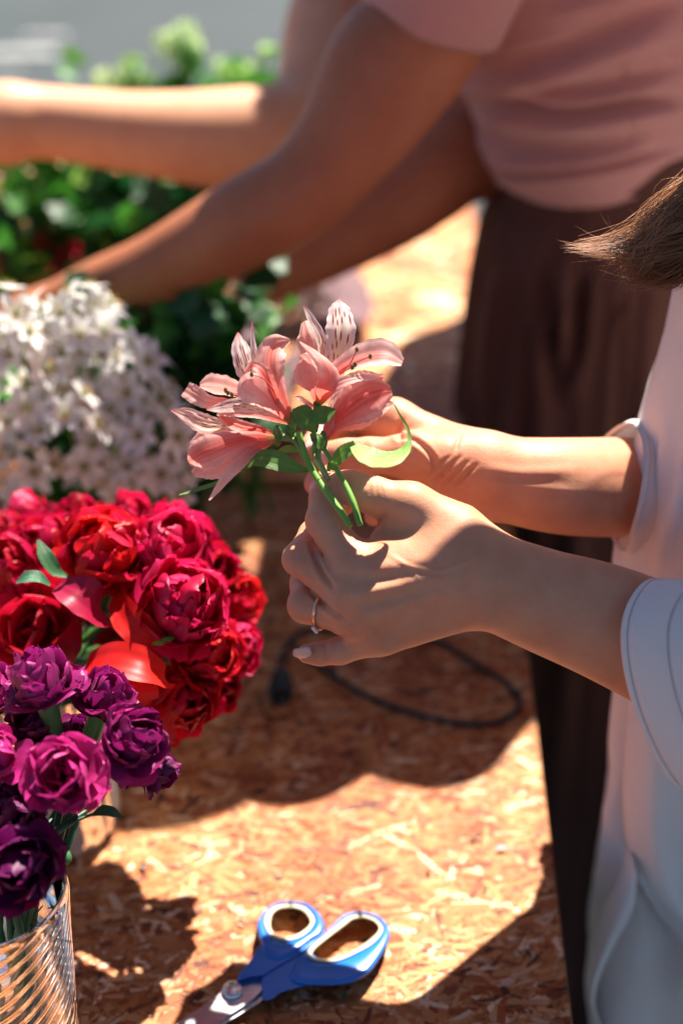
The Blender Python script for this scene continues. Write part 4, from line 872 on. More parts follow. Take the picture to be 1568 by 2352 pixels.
peonies = [((238, 1262), 108, 'red', .79, 'bright red peony with a tight round head, upper middle of its bunch'), ((392, 1262), 105, 'mag', .80, 'magenta pink peony at the top right of the red bunch'),
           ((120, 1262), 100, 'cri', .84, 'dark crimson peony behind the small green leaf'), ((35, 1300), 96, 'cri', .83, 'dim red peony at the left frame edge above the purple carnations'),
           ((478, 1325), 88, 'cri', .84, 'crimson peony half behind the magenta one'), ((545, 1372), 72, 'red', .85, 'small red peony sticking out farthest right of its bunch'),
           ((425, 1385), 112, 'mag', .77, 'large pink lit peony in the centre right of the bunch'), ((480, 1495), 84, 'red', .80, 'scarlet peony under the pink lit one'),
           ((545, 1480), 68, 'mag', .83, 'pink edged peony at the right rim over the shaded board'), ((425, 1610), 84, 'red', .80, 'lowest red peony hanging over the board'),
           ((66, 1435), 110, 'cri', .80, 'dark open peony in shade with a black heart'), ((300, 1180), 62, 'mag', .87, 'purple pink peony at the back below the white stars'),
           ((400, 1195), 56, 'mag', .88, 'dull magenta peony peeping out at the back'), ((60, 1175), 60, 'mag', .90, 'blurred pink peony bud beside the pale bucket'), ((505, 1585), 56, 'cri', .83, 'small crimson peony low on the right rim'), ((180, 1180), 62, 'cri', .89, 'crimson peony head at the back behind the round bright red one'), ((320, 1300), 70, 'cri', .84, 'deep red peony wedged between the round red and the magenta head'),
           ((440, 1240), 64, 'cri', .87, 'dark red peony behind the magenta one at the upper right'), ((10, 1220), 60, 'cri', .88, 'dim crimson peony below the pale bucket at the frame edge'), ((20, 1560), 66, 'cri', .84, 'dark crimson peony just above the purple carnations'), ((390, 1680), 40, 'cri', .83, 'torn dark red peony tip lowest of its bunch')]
rsP = np.random.RandomState(77); bc = P(262, 1430, .915)
for (xy, r, pal, d, lab) in peonies:
    c = P(xy[0], xy[1], d); R = r*1.22*d/F; ax = nrm(nrm(c-bc)*.75+nrm(c-pc)*.2+TOW*.35+np.array([0, 0, .25]))
    base = c-ax*R*.62; th_ = thing('peony', lab, 'peony', tuple(base), 'red and pink peonies in one bunch')
    M_inner[0] = M['petal_red']; f = pm[pal]; dark = 'black heart' in lab
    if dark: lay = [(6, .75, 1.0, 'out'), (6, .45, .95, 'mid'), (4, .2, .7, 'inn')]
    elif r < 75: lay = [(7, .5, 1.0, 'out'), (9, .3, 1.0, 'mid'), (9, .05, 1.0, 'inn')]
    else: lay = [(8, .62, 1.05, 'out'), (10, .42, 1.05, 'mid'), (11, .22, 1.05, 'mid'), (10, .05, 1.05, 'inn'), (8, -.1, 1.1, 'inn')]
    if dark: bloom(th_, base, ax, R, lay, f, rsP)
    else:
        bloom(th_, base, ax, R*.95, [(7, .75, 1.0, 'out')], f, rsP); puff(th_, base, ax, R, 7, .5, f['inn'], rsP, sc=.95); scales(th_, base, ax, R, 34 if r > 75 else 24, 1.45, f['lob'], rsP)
    foot = vc+np.array([rsP.normal(0, .012), rsP.normal(0, .012), .014]); neck = vc+np.array([rsP.normal(0, .014), rsP.normal(0, .014), .122])
    mid = (neck+base)/2+np.array([0, 0, -.006]); V, Fc = tube([base+ax*.002, base-ax*R*.35, mid, neck, foot], [.0022, .0022, .0024, .0026], 18, 7); mk('stem', V, Fc, M['stem'], th_, C=np.tile((.05, .15, .03), (len(V), 1)))
    if 'open' in lab or 'round head' in lab or 'large pink' in lab or 'crimson peony behind' in lab:
        spec = {'crimson peony behind': [((88, 1240), (105, 1275), (128, 1310), (158, 1325), .775, 19, (.05, .17, .06)), ((38, 1338), (60, 1326), (90, 1326), (116, 1344), .752, 17, (.09, .26, .14))],
                'large pink': [((350, 1478), (368, 1476), (385, 1470), (404, 1462), .765, 9, (.25, .60, .05))]}
        for kx, lst in spec.items():
            if kx in lab:
                for (a, b, cc_, e, dd, hw, cl) in lst: leaf_part('leaf', [(*a, dd), (*b, dd-.004), (*cc_, dd-.004), (*e, dd)], [4, hw, hw*.9, 3], cv(.1, .6, .8), cl, cl, th_, f=P, unit=.23/1000)
def bigpetal(parent, ctrl, hw, nor, cA, cB, seed, cup=.35, ruf=.05):
    V, Fq, t_, s_ = surf([P(*p) for p in ctrl], hw, nor, cup, ruf, 2, seed, nu=30, nv=21, unit=.24/1000); C = mixc(cA, cB, t_)*(1+.04*np.sin(s_*13))[:, None]
    return mk('petal', V, Fq, M['petal_red'], parent, C=C, UV=np.stack([t_, s_*.5+.5], -1))
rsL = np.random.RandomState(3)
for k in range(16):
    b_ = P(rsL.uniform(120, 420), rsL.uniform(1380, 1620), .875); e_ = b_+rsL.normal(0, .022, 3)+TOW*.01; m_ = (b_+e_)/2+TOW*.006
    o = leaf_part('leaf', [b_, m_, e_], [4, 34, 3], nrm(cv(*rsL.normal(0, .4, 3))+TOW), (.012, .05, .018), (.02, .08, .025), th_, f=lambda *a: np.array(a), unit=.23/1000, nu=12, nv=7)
c = P(300, 1520, .845); ax = nrm(TOW*.8+np.array([0, 0, .5])); t5 = thing('peony', 'loose open peony with drooping scarlet petals above the purple carnations', 'peony', tuple(c), 'red and pink peonies in one bunch')
R1, R2 = (.62, .008, .012), (.86, .03, .02)
bigpetal(t5, [(205, 1590, .80), (190, 1540, .775), (250, 1515, .757), (320, 1530, .75), (375, 1555, .757), (385, 1575, .765)], [12, 34, 46, 46, 34, 12], [cv(-.2, .7, .7), cv(.1, .7, .8)], R1, R2, 41, .25)
bigpetal(t5, [(205, 1600, .80), (250, 1580, .775), (310, 1590, .765), (365, 1590, .768)], [14, 34, 36, 12], [cv(.1, .1, 1)], R1, R2, 42, -.3)
bigpetal(t5, [(275, 1345, .79), (280, 1395, .775), (318, 1440, .765), (378, 1474, .772)], [8, 32, 42, 10], [cv(-.4, .2, .9)], R1, R2, 43, .35)
bigpetal(t5, [(255, 1440, .80), (225, 1400, .775), (180, 1365, .768), (135, 1345, .775)], [20, 48, 48, 24], [cv(.1, .5, .8)], (.38, .004, .03), (.46, .02, .09), 44, .3)
bigpetal(t5, [(110, 1560, .80), (130, 1520, .785), (160, 1475, .78), (178, 1430, .79)], [16, 34, 30, 12], [cv(.5, .1, .8)], (.25, .003, .012), (.30, .004, .02), 45, .3)
bigpetal(t5, [(345, 1585, .80), (350, 1640, .785), (372, 1680, .785), (400, 1700, .79)], [18, 36, 40, 12], [cv(.1, .2, 1)], R1, (.66, .01, .02), 46, .2)
bigpetal(t5, [(322, 1585, .79), (328, 1604, .775), (340, 1622, .775)], [18, 18, 8], [cv(0, .1, 1)], R1, (.70, .01, .02), 47, .1)
bloom(t5, P(300, 1530, .855), ax, .030, [(6, .5, .9, 'mid'), (4, .9, .9, 'out')], pm['cri'], rsP)
V, Fc = tube([P(300, 1530, .855), P(240, 1640, .87), vc+np.array([0, 0, .12]), vc+np.array([0, 0, .015])], .0024, 16, 7); mk('stem', V, Fc, M['stem'], t5, C=np.tile((.03, .10, .03), (len(V), 1)))
# --- swirled glass and carnations
gc = np.array([(-28-784)/F*.70, .508, TZ+.0018])
t = thing('swirled_glass_vase', 'clear glass vase with slanting swirl ribs in the lower left corner', 'vase', tuple(gc), 'glass vases of flowers')
NZ = 230; zz = np.linspace(0, .132, NZ)
def rad_(z): return .0365+.0035*(z/.132)**3-.002*np.exp(-(z/.01)**2)
pr = [(.0005, 0)]+[(rad_(z), z) for z in zz]+[(rad_(.132)-.0010, .1335), (rad_(.132)-.0022, .132)]+[(rad_(z)-.0024, z) for z in zz[::-10] if z > .008]+[(.0005, .007)]
prr = np.array(pr); m_ = 300; th = np.arange(m_)*2*PI/m_; r = np.tile(prr[:, 0][:, None], (1, m_)); z = np.tile(prr[:, 1][:, None], (1, m_))
outer = (np.arange(len(pr)) >= 1) & (np.arange(len(pr)) <= NZ); env = outer[:, None]*np.clip(np.minimum(z/.008, (.131-z)/.006), 0, 1)
r = r+env*(.0018*(np.abs(np.sin(th[None]*7-z*330+.35*np.sin(z*90+th[None]*2)))**.8)-.0010+.0003*np.sin(z*700-th[None]*15)); V = np.stack([r*np.cos(th)+gc[0], r*np.sin(th)+gc[1], z+gc[2]], -1).reshape(-1, 3)
mk('glass', V, grid_faces(len(pr), m_, True), M['glass'], t)
V, Fq = lathe([(.0005, .0075), (.0335, .008), (.0338, .04), (.0338, .085), (.0003, .085)], gc, 64); mk('water', V, Fq[:, ::-1], M['water'], t)
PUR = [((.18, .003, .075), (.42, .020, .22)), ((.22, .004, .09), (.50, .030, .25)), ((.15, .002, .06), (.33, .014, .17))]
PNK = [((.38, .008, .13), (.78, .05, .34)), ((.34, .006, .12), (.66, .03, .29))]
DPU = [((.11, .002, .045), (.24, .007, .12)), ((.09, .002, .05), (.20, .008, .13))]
cm = {}
for nm, pal in (('pur', PUR), ('pnk', PNK), ('dpu', DPU)):
    cm[nm] = {'out': family('petal', M['petal_purple'], pal, range(51, 56), L=1.05, Wd=1.25, o0=.6, o1=1.2, cup=.12, ruf=.06, frill=.03, nu=11, nv=17),
              'mid': family('petal', M['petal_purple'], pal, range(61, 66), L=.95, Wd=1.25, o0=.35, o1=.05, cup=.30, ruf=.05, frill=.022, nu=11, nv=17),
              'inn': family('petal', M['petal_purple'], pal, range(71, 76), L=.90, Wd=1.05, o0=.3, o1=-.40, cup=.42, ruf=.05, frill=.025, nu=11, nv=15),
              'lob': family('petal', M['petal_purple'], pal, range(191, 197), L=.95, Wd=.90, o0=.20, o1=-.35, cup=.28, ruf=.045, frill=.035, notch=.05, nu=14, nv=19),
              'core': petal_local(1.0, .75, .25, -.4, .5, .10, 81, 8, 9, .03, pal[0][0], pal[0][1])}
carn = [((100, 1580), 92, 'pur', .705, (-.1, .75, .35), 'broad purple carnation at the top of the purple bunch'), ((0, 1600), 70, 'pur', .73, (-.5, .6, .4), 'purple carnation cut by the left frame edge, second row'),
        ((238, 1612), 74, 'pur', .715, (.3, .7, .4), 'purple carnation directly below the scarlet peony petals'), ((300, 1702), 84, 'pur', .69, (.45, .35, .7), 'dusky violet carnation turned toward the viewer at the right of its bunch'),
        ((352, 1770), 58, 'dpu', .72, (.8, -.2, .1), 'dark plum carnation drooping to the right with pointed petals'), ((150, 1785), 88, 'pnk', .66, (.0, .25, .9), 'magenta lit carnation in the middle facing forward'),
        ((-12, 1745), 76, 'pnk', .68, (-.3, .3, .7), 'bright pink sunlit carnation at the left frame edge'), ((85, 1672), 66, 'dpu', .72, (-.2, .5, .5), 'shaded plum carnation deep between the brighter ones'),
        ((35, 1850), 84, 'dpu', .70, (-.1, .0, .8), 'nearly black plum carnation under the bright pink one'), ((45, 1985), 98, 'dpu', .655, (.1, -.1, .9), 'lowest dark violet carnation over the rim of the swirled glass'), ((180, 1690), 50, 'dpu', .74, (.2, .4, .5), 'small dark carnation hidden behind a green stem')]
rsC = np.random.RandomState(5); M_inner[0] = M['petal_purple']
for (xy, r, pal, d, a, lab) in carn:
    c = P(xy[0], xy[1], d); R = r*1.18*d/F; ax = nrm(cv(*a)); base = c-ax*R*.45
    th_ = thing('carnation', lab, 'carnation', tuple(base), 'purple carnations in the swirled glass'); f = cm[pal]
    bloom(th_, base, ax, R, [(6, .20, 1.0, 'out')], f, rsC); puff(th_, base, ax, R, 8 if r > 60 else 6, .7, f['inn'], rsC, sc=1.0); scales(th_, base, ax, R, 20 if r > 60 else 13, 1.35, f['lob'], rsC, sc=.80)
    B = np.array(basis(ax).to_3x3()); V, Fc = lathe([(.0001, -.026), (.0022, -.0255), (.0042, -.023), (.0050, -.012), (.0052, -.003), (.0062, .004), (.0052, .005)], (0, 0, 0), 20, lambda th, z, k: .0003*np.sin(th*10))
    cy_ = mk('calyx', V@B.T+base, Fc, M['stem'], th_, C=mixc((.03, .13, .05), (.12, .30, .12), (V[:, 2]+.026)/.03), origin=base)
    e = base-ax*.026; neck = gc+np.array([rsC.uniform(.0, .026), rsC.uniform(-.015, .015), .128]); foot = gc+np.array([rsC.normal(0, .014), rsC.normal(0, .014), .010])
    V, Fc = tube([e+ax*.002, e-ax*.012, (e+neck)/2+np.array([.004, 0, -.006]), neck, foot], [.0021, .0019, .0019, .0020], 22, 8); mk('stem', V, Fc, M['stem'], th_, C=np.tile((.035, .13, .055), (len(V), 1)))
last = th_
# spray twig with a leaf and a bud that leans out of the glass
sprig = thing('carnation_side_shoot', 'thin dark green shoot with pointed leaf and round bud leaning over the glass rim', 'shoot', tuple(P(115, 1925, .68)))
stem([(60, 1990, .69), (110, 1925, .685), (160, 1890, .69), (215, 1852, .70)], [.0016, .0020, .0018, .0012], sprig, (.02, .07, .03), cfun=P)
stem([(118, 1915, .685), (175, 1885, .69), (225, 1866, .695)], [.0012, .0009, .0007], sprig, (.02, .07, .03), cfun=P)
leaf_part('leaf', [(212, 1872, .695), (235, 1862, .692), (260, 1866, .692), (281, 1878, .695)], [3, 13, 12, 2], cv(.1, .5, .8), (.02, .08, .03), (.03, .10, .04), sprig, f=P, unit=.22/1000)
stem([(120, 1940, .68), (140, 1945, .68), (150, 1958, .68)], [.0008, .0007], sprig, (.04, .13, .05), cfun=P)
bb = P(152, 1968, .68); V, Fc = lathe([(.0001, -.0035), (.0018, -.0028), (.0028, -.0005), (.0024, .002), (.0008, .0036), (.0001, .004)], (0, 0, 0), 12)
V = V@np.array(basis(cv(.2, -.9, .3)).to_3x3()).T; mk('bud', V+bb, Fc, M['stem'], sprig, C=np.tile((.06, .20, .07), (len(V), 1)))
for k in range(9):
    a = P(20+k*13, 2075+rsC.randint(0, 40), .70); stem([a, a+cv(rsC.uniform(-.008, .012), rsC.uniform(-.012, .002), 0), a+cv(rsC.uniform(-.012, .02), -.018, 0)], [.0004, .0002], sprig, (.03, .08, .03), cfun=None, name='tendril', n=10, m=5)

# ================================================================== white star flowers in a pale bucket
bk = PZ(-70, 1150, TZ); bk = np.array([PY(-75, 1080, 1.16)[0], 1.16, TZ+.0018])
t = thing('pale_bucket', 'pale blue grey bucket at the left frame edge behind the peonies', 'bucket', tuple(bk)); M['bucket'] = simple('pale_enamel', (.60, .66, .70), .35, nscale=8, var=.08)
V, Fq = lathe([(.0005, 0), (.040, 0), (.043, .003), (.049, .12), (.052, .122), (.052, .125), (.0485, .125), (.0475, .12), (.041, .008), (.0005, .006)], bk, 64); mk('bucket_wall', V, Fq[:, ::-1], M['bucket'], t)
stars = []
for i in range(5):
    mb = MB(); rs = np.random.RandomState(90+i)
    for k in range(6):
        V, Fq, C, U = petal_local(.0135, .0062, 1.15+.12*rs.rand(), 1.35+.3*rs.rand(), .25, .02, 100+i*7+k, 7, 5, 0, (.92, .95, .88), (.98, .98, .98))
        w2 = np.interp(np.linspace(0, 1, 7), [0, .35, .8, 1], [.9, 1.25, .9, .25]).repeat(5); V[:, 1] *= w2
        a = k*PI/3+rs.normal(0, .08); R_ = np.array(Matrix.Rotation(a, 3, 'Z')); mb.add(V@R_.T, Fq, C)
    V, Fc = lathe([(.0001, 0), (.0017, .0006), (.0021, .0025), (.0012, .0045), (.0001, .005)], (0, 0, 0), 8); mb.add(V, Fc, (.35, .42, .10))
    for k in range(6):
        a = k*PI/3+.5; p = np.array([math.cos(a)*.0035, math.sin(a)*.0035, .0055]); V, Fc = tube([(0, 0, .001), p], [.0003, .0003], 3, 4); mb.add(V, Fc, (.85, .85, .80)); V, Fc = box(p, (.0012, .0012, .0009), a); mb.add(V, Fc, (.75, .50, .10))
    V, Fc, C = mb.out(); stars.append(meshdata('floret', V, Fc, M['petal_white'], C))
racemes = [((30, 735), 'topmost white star raceme at the left frame edge'), ((100, 760), 'white star raceme brightly lit near the left edge'), ((175, 765), 'white star raceme under the leaning forearm'), ((250, 800), 'white star raceme at the upper right of the bunch'),
           ((310, 860), 'white star raceme at the right rim, half shaded'), ((60, 830), 'overexposed white star raceme, left of centre'), ((140, 840), 'overexposed white star raceme in the very centre'), ((215, 880), 'white star raceme right of the bunch centre'),
           ((335, 930), 'greyish white star raceme farthest right'), ((20, 900), 'white star raceme on the left, above the bucket rim'), ((110, 915), 'white star raceme on the lower edge of the lit part'), ((200, 705), 'single white star spray rising against the forearm'),
           ((270, 985), 'shaded white star raceme lower right'), ((365, 1010), 'shaded white star raceme beside the pink lily petals'), ((225, 1075), 'drooping white star spray just above the peonies'), ((310, 1095), 'drooping shaded star spray right above the magenta peony'), ((385, 1090), 'lowest right shaded star spray with loose florets'), ((75, 1075), 'lone white star spray beside the pale bucket'), ((165, 960), 'white star raceme over the dark green gap')]
rsW = np.random.RandomState(21); root = P(130, 1190, 1.08)
for i, (xy, lab) in enumerate(racemes):
    few = 'single' in lab or 'lone' in lab or 'spray' in lab; d = 1.01+rsW.uniform(-.03, .03)
    c = P(xy[0], xy[1], d); ax = nrm(nrm(c-root)*.8+TOW*.35+np.array([0, 0, .3])); L = .05 if not few else .035
    tip = c+ax*L*.5; bot = c-ax*L*.5; t = thing('white_star_flower', lab, 'flower stem', tuple(bot), 'white star flowers in one bunch')
    neck = bk+np.array([rsW.uniform(-.02, .04), rsW.uniform(-.03, .03), .122]); foot = bk+np.array([rsW.normal(0, .012), rsW.normal(0, .012), .012])
    V, Fc = tube([tip, c, bot, bot-ax*.03, (bot+neck)/2+np.array([0, 0, .0]), neck, foot], [.0010, .0016, .0020, .0022, .0022], 26, 6); mk('stem', V, Fc, M['stem'], t, C=np.tile((.08, .20, .05), (len(V), 1)))
    n = 5 if few else 7
    for k in range(n):
        u = (k+.5)/n; a = k*2.4+i; B = np.array(basis(ax).to_3x3()); rad = (.026 if not few else .017)*(1.05-.75*u)
        o_ = B@np.array([math.cos(a), math.sin(a), 0]); p = bot+ax*L*u+o_*rad+rsW.normal(0, .002, 3); dr = nrm(o_*.9+ax*.45+TOW*.25+np.array([0, 0, .45])+rsW.normal(0, .15, 3))
        m = Matrix.Translation(Vector(p)-wloc(t)) @ basis(dr) @ Matrix.Rotation(rsW.uniform(0, 6), 4, 'Z') @ Matrix.Scale(rsW.uniform(1.25, 1.65)*(1-.2*u), 4)
        inst('floret', stars[rsW.randint(5)], t, m)
# ================================================================== greenery and blossoms behind the arms
def leafmesh(L, Wd, c, seed, lobes=False):
    V, Fq, C, U = petal_local(L, Wd, .5, 1.3, .12, .03, seed, 8, 7, 0, c, np.array(c)*1.25); t_ = np.linspace(0, 1, 8).repeat(7)
    V[:, 1] *= np.interp(t_, [0, .12, .4, .8, 1], [.3, .9, 1.1, .8, .25])*(1+(.25*np.sin(t_*20) if lobes else 0)); return meshdata('leaf', V, Fq, M['leaf'], C, U)
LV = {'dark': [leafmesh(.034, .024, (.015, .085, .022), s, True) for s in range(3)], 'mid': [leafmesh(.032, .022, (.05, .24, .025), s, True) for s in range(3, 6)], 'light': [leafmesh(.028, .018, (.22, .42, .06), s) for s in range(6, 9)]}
def ballmesh(name, c, r, mat, seed, n=26):
    rs = np.random.RandomState(seed); mb = MB()
    for k in range(n):
        ph = math.acos(1-2*(k+.5)/n); a = k*2.4; d = np.array([math.cos(a)*math.sin(ph), math.sin(a)*math.sin(ph), math.cos(ph)])
        V, Fq, C, U = petal_local(r*.75, r*.6, .4, .9, .3, .05, k, 4, 4, 0, c, np.array(c)*1.15); B = np.array(basis(d).to_3x3()); mb.add(V@B.T+d*r*.45, Fq, C)
    V, Fc, C = mb.out(); return meshdata(name, V, Fc, mat, C)
BL = {'cream': ballmesh('blossom', (.86, .74, .55), .013, M['petal_white'], 1), 'peach': ballmesh('blossom', (.88, .55, .42), .017, M['petal_white'], 2), 'lime': ballmesh('blossom', (.55, .75, .38), .012, M['petal_white'], 3),
      'yellow': ballmesh('blossom', (.80, .55, .04), .012, M['petal_white'], 4), 'red': ballmesh('blossom', (.50, .01, .04), .016, M['petal_red'], 5), 'white': ballmesh('blossom', (.85, .80, .74), .018, M['petal_white'], 6)}
def clump(name, lab, cat, pts, d, spread, nl, kinds, blossoms=(), group='green bunches behind the arms', base=None, seed=0):
    """leafy cut stems: branches from one base to the given layout points, leaves as single objects"""
    rs = np.random.RandomState(seed); P0 = [P(*p[:2], p[2] if len(p) > 2 else d) for p in pts]
    b = np.mean(P0, 0) if base is None else P(*base, d); b[2] = TZ+.004; b[1] += .02
    t = thing(name, lab, cat, tuple(b), group)
    for i, e in enumerate(P0):
        m_ = b*.45+e*.55+np.array([rs.normal(0, .01), rs.normal(0, .01), -.01]); V, Fc = tube([b+rs.normal(0, .008, 3)*[1, 1, 0], m_, e], [.0028, .0018, .0010], 12, 6); mk('stem', V, Fc, M['stem'], t, C=np.tile((.06, .17, .03), (len(V), 1)))
        for k in range(nl):
            u = rs.uniform(.30, 1.03); q_ = (b*(1-u)**2+2*u*(1-u)*m_+e*u*u)+rs.normal(0, spread, 3)*[1, .8, .8]; q_[2] = max(q_[2], TZ+.012)
            dr = nrm(rs.normal(0, .7, 3)+np.array([0, -.2, .7])); kd = kinds[rs.randint(len(kinds))]
            m = Matrix.Translation(Vector(q_-b)) @ basis(dr) @ Matrix.Rotation(rs.uniform(0, 6), 4, 'Z') @ Matrix.Scale(rs.uniform(.9, 1.6), 4); inst('leaf', LV[kd][rs.randint(3)], t, m)
    for (x, y, kind, sc, *dd) in blossoms:
        p = P(x, y, dd[0] if dd else d-.02); inst('blossom', BL[kind], t, Matrix.Translation(Vector(p-b)) @ Matrix.Rotation(rs.uniform(0, 6), 4, 'X') @ Matrix.Scale(sc, 4))
        V, Fc = tube([b, b*.4+p*.6, p], [.0014, .0010], 8, 5); mk('stem', V, Fc, M['stem'], t, C=np.tile((.10, .28, .05), (len(V), 1)))
    return t
G0 = 1.45
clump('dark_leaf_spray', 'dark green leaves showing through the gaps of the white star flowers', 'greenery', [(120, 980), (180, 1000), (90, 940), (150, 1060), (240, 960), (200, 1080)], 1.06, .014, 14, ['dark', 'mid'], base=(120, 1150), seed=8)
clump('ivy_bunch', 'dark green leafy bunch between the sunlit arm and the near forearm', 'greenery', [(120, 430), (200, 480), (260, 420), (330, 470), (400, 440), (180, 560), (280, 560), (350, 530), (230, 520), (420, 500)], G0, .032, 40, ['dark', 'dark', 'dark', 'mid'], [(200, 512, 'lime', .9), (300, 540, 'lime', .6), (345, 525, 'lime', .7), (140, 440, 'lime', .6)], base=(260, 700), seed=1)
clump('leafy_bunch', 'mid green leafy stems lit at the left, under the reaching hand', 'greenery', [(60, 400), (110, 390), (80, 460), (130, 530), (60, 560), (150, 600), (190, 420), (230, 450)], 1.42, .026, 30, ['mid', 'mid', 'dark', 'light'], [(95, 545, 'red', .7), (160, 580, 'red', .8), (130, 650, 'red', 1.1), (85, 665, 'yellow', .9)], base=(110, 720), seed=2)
clump('snapdragon_bunch', 'cream and peach blossom stems at the left frame edge', 'blossom stems', [(10, 420), (30, 500), (10, 600), (60, 560)], 1.46, .022, 12, ['light', 'mid'],
      [(5, 395, 'peach', 1.3), (35, 415, 'peach', 1.0), (-10, 430, 'peach', 1.1), (8, 460, 'cream', 1.2), (35, 470, 'cream', 1.1), (20, 500, 'cream', 1.0), (52, 535, 'cream', 1.0), (18, 560, 'peach', 1.2), (55, 575, 'cream', 1.1), (25, 605, 'cream', 1.1), (62, 612, 'cream', 1.0), (10, 640, 'yellow', 1.0), (30, 660, 'yellow', .9), (2, 535, 'cream', 1.1), (-5, 590, 'peach', 1.0)], base=(20, 740), seed=3)
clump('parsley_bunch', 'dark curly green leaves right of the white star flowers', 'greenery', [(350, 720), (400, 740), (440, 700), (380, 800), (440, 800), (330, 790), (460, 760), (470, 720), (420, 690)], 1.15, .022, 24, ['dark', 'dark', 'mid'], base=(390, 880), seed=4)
clump('eucalyptus_sprigs', 'few broad green leaves below the crossed forearms', 'greenery', [(500, 740), (530, 730), (590, 715), (480, 770), (560, 740)], 1.17, .014, 9, ['dark', 'mid'], [(470, 745, 'red', .5, 1.3), (640, 690, 'white', 1.0, 1.36), (690, 680, 'white', 1.1, 1.36), (725, 700, 'white', .8, 1.35), (660, 670, 'white', .7, 1.36)], base=(560, 790), seed=5)
clump('tall_leafy_stems', 'tall bright green stems with lime buds standing behind the sunlit arm', 'greenery', [(300, 150), (270, 190), (430, 180), (480, 170), (540, 175), (600, 165), (640, 190), (400, 190), (580, 190), (500, 190)], 1.75, .024, 24, ['mid', 'mid', 'light'], [(385, 95, 'lime', 1.3), (425, 80, 'lime', 1.4), (440, 110, 'lime', 1.2), (405, 120, 'lime', 1.1), (245, 190, 'lime', 1.4), (285, 170, 'lime', 1.0), (320, 190, 'lime', 1.3), (510, 150, 'lime', .9), (425, 150, 'lime', .8)], base=(440, 420), seed=6)
clump('fern_bunch', 'low leafy bunch seen past the pink top sleeve behind the sunlit arm', 'greenery', [(500, 230), (570, 215), (640, 215), (660, 200), (560, 400), (460, 420), (350, 400)], 1.68, .022, 14, ['dark', 'mid', 'mid'], base=(560, 470), seed=7)
# mauve paper with rounded lobes lying on the far board
M['paper'] = simple('mauve_paper', (.13, .065, .075), .8, nscale=12, var=.1, transl=.0)
t = thing('mauve_paper', 'dusky mauve paper with a rounded flap, under the leaves behind the pink lilies', 'paper', tuple(onboard(600, 850)))
def sheet(out, h, name):
    c = catmull([(*p, 0) for p in out+[out[0]]], 61)[:-1, :2]; ctr = c.mean(0); V = [PZ(ctr[0], ctr[1], TZ+h+.006)]; Fs = []
    rg = [.25, .5, .75, .93, 1.0]
    for s_ in rg:
        for k, p in enumerate(c): a = k/60*6.28; q_ = ctr+(p-ctr)*s_; V.append(PZ(q_[0], q_[1], TZ+h+.004*math.sin(a*3+s_*3)+.003*s_))
    for k in range(60): Fs.append((0, 1+k, 1+(k+1) % 60))
    for i in range(len(rg)-1):
        for k in range(60): Fs.append((1+i*60+k, 1+(i+1)*60+k, 1+(i+1)*60+(k+1) % 60, 1+i*60+(k+1) % 60))
    mk(name, V, Fs, M['paper'], t, solid=.0012)
sheet([(440, 760), (560, 720), (600, 760), (590, 850), (650, 830), (700, 785), (722, 812), (660, 900), (690, 990), (560, 1040), (430, 1030)], .012, 'paper_sheet')
sheet([(600, 690), (690, 665), (740, 640), (790, 615), (835, 640), (857, 700), (842, 738), (805, 748), (765, 728), (700, 712)], .030, 'paper_flap')

# ================================================================== scissors
def sc(x, y, h): return PZ((380+x/2.45)*.9406, (2100+y/2.45)*.9406, TZ+.0018+h/1000)
M['blue'] = simple('blue_plastic', (.010, .15, .56), .30, spec=.6, nscale=60, var=.08); M['cream'] = simple('cream_rubber', (.60, .54, .38), .5)
M['steel'] = simple('steel', (.62, .63, .66), .28, 1, nscale=90, var=.12, bstr=.1, stretch=(1, 8, 1))
t = thing('scissors', 'blue handled scissors with cream inner grips lying on the sunlit board', 'scissors', tuple(sc(640, 700, 0)))
def ringsolid(out, inn, h0, h1, name, mat, bev, off=0.0):
    n = 72; o_ = catmull([(*p, 0) for p in out+[out[0]]], n+1)[:-1, :2]; i_ = catmull([(*p, 0) for p in inn+[inn[0]]], n+1)[:-1, :2]
    # pair by angle about the inner centre
    ct = i_.mean(0); ang = lambda q: np.unwrap(np.arctan2(q[:, 1]-ct[1], q[:, 0]-ct[0]))
    ai = ang(i_); tgt = np.arctan2(o_[:, 1]-ct[1], o_[:, 0]-ct[0]); I2 = []
    for k in range(n):
        dlt = np.abs((np.arctan2(i_[:, 1]-ct[1], i_[:, 0]-ct[0])-tgt[k]+PI) % (2*PI)-PI); I2.append(i_[dlt.argmin()])
    I2 = np.array(I2); V = []; prof = [(0, h0+bev*.6), (.10, h0), (.90, h0), (1, h0+bev*.6), (1, h1-bev), (.93, h1-bev*.3), (.75, h1), (.25, h1), (.07, h1-bev*.3), (0, h1-bev)]
    for k in range(n):
        for (s_, h) in prof: q_ = o_[k]*(1-s_)+I2[k]*s_; V.append(sc(q_[0], q_[1], h))
    return mk(name, V, grid_faces(n+0, 10, True).tolist()+[[(n-1)*10+j, (n-1)*10+(j+1) % 10, (j+1) % 10, j] for j in range(10)], mat, t)
def extr(out, h0, h1, name, mat, bevel=.0008, n=40, sm=True):
    c = catmull([(*p, 0) for p in out+[out[0]]], n+1)[:-1, :2] if sm else np.array(out, float); n = len(c)
    V = [sc(p[0], p[1], h0) for p in c]+[sc(p[0], p[1], h1) for p in c]; Fs = [list(range(n))[::-1], list(range(n, 2*n))]+[(i, (i+1) % n, n+(i+1) % n, n+i) for i in range(n)]
    return mk(name, V, Fs, mat, t, bevel=bevel, smooth=False)
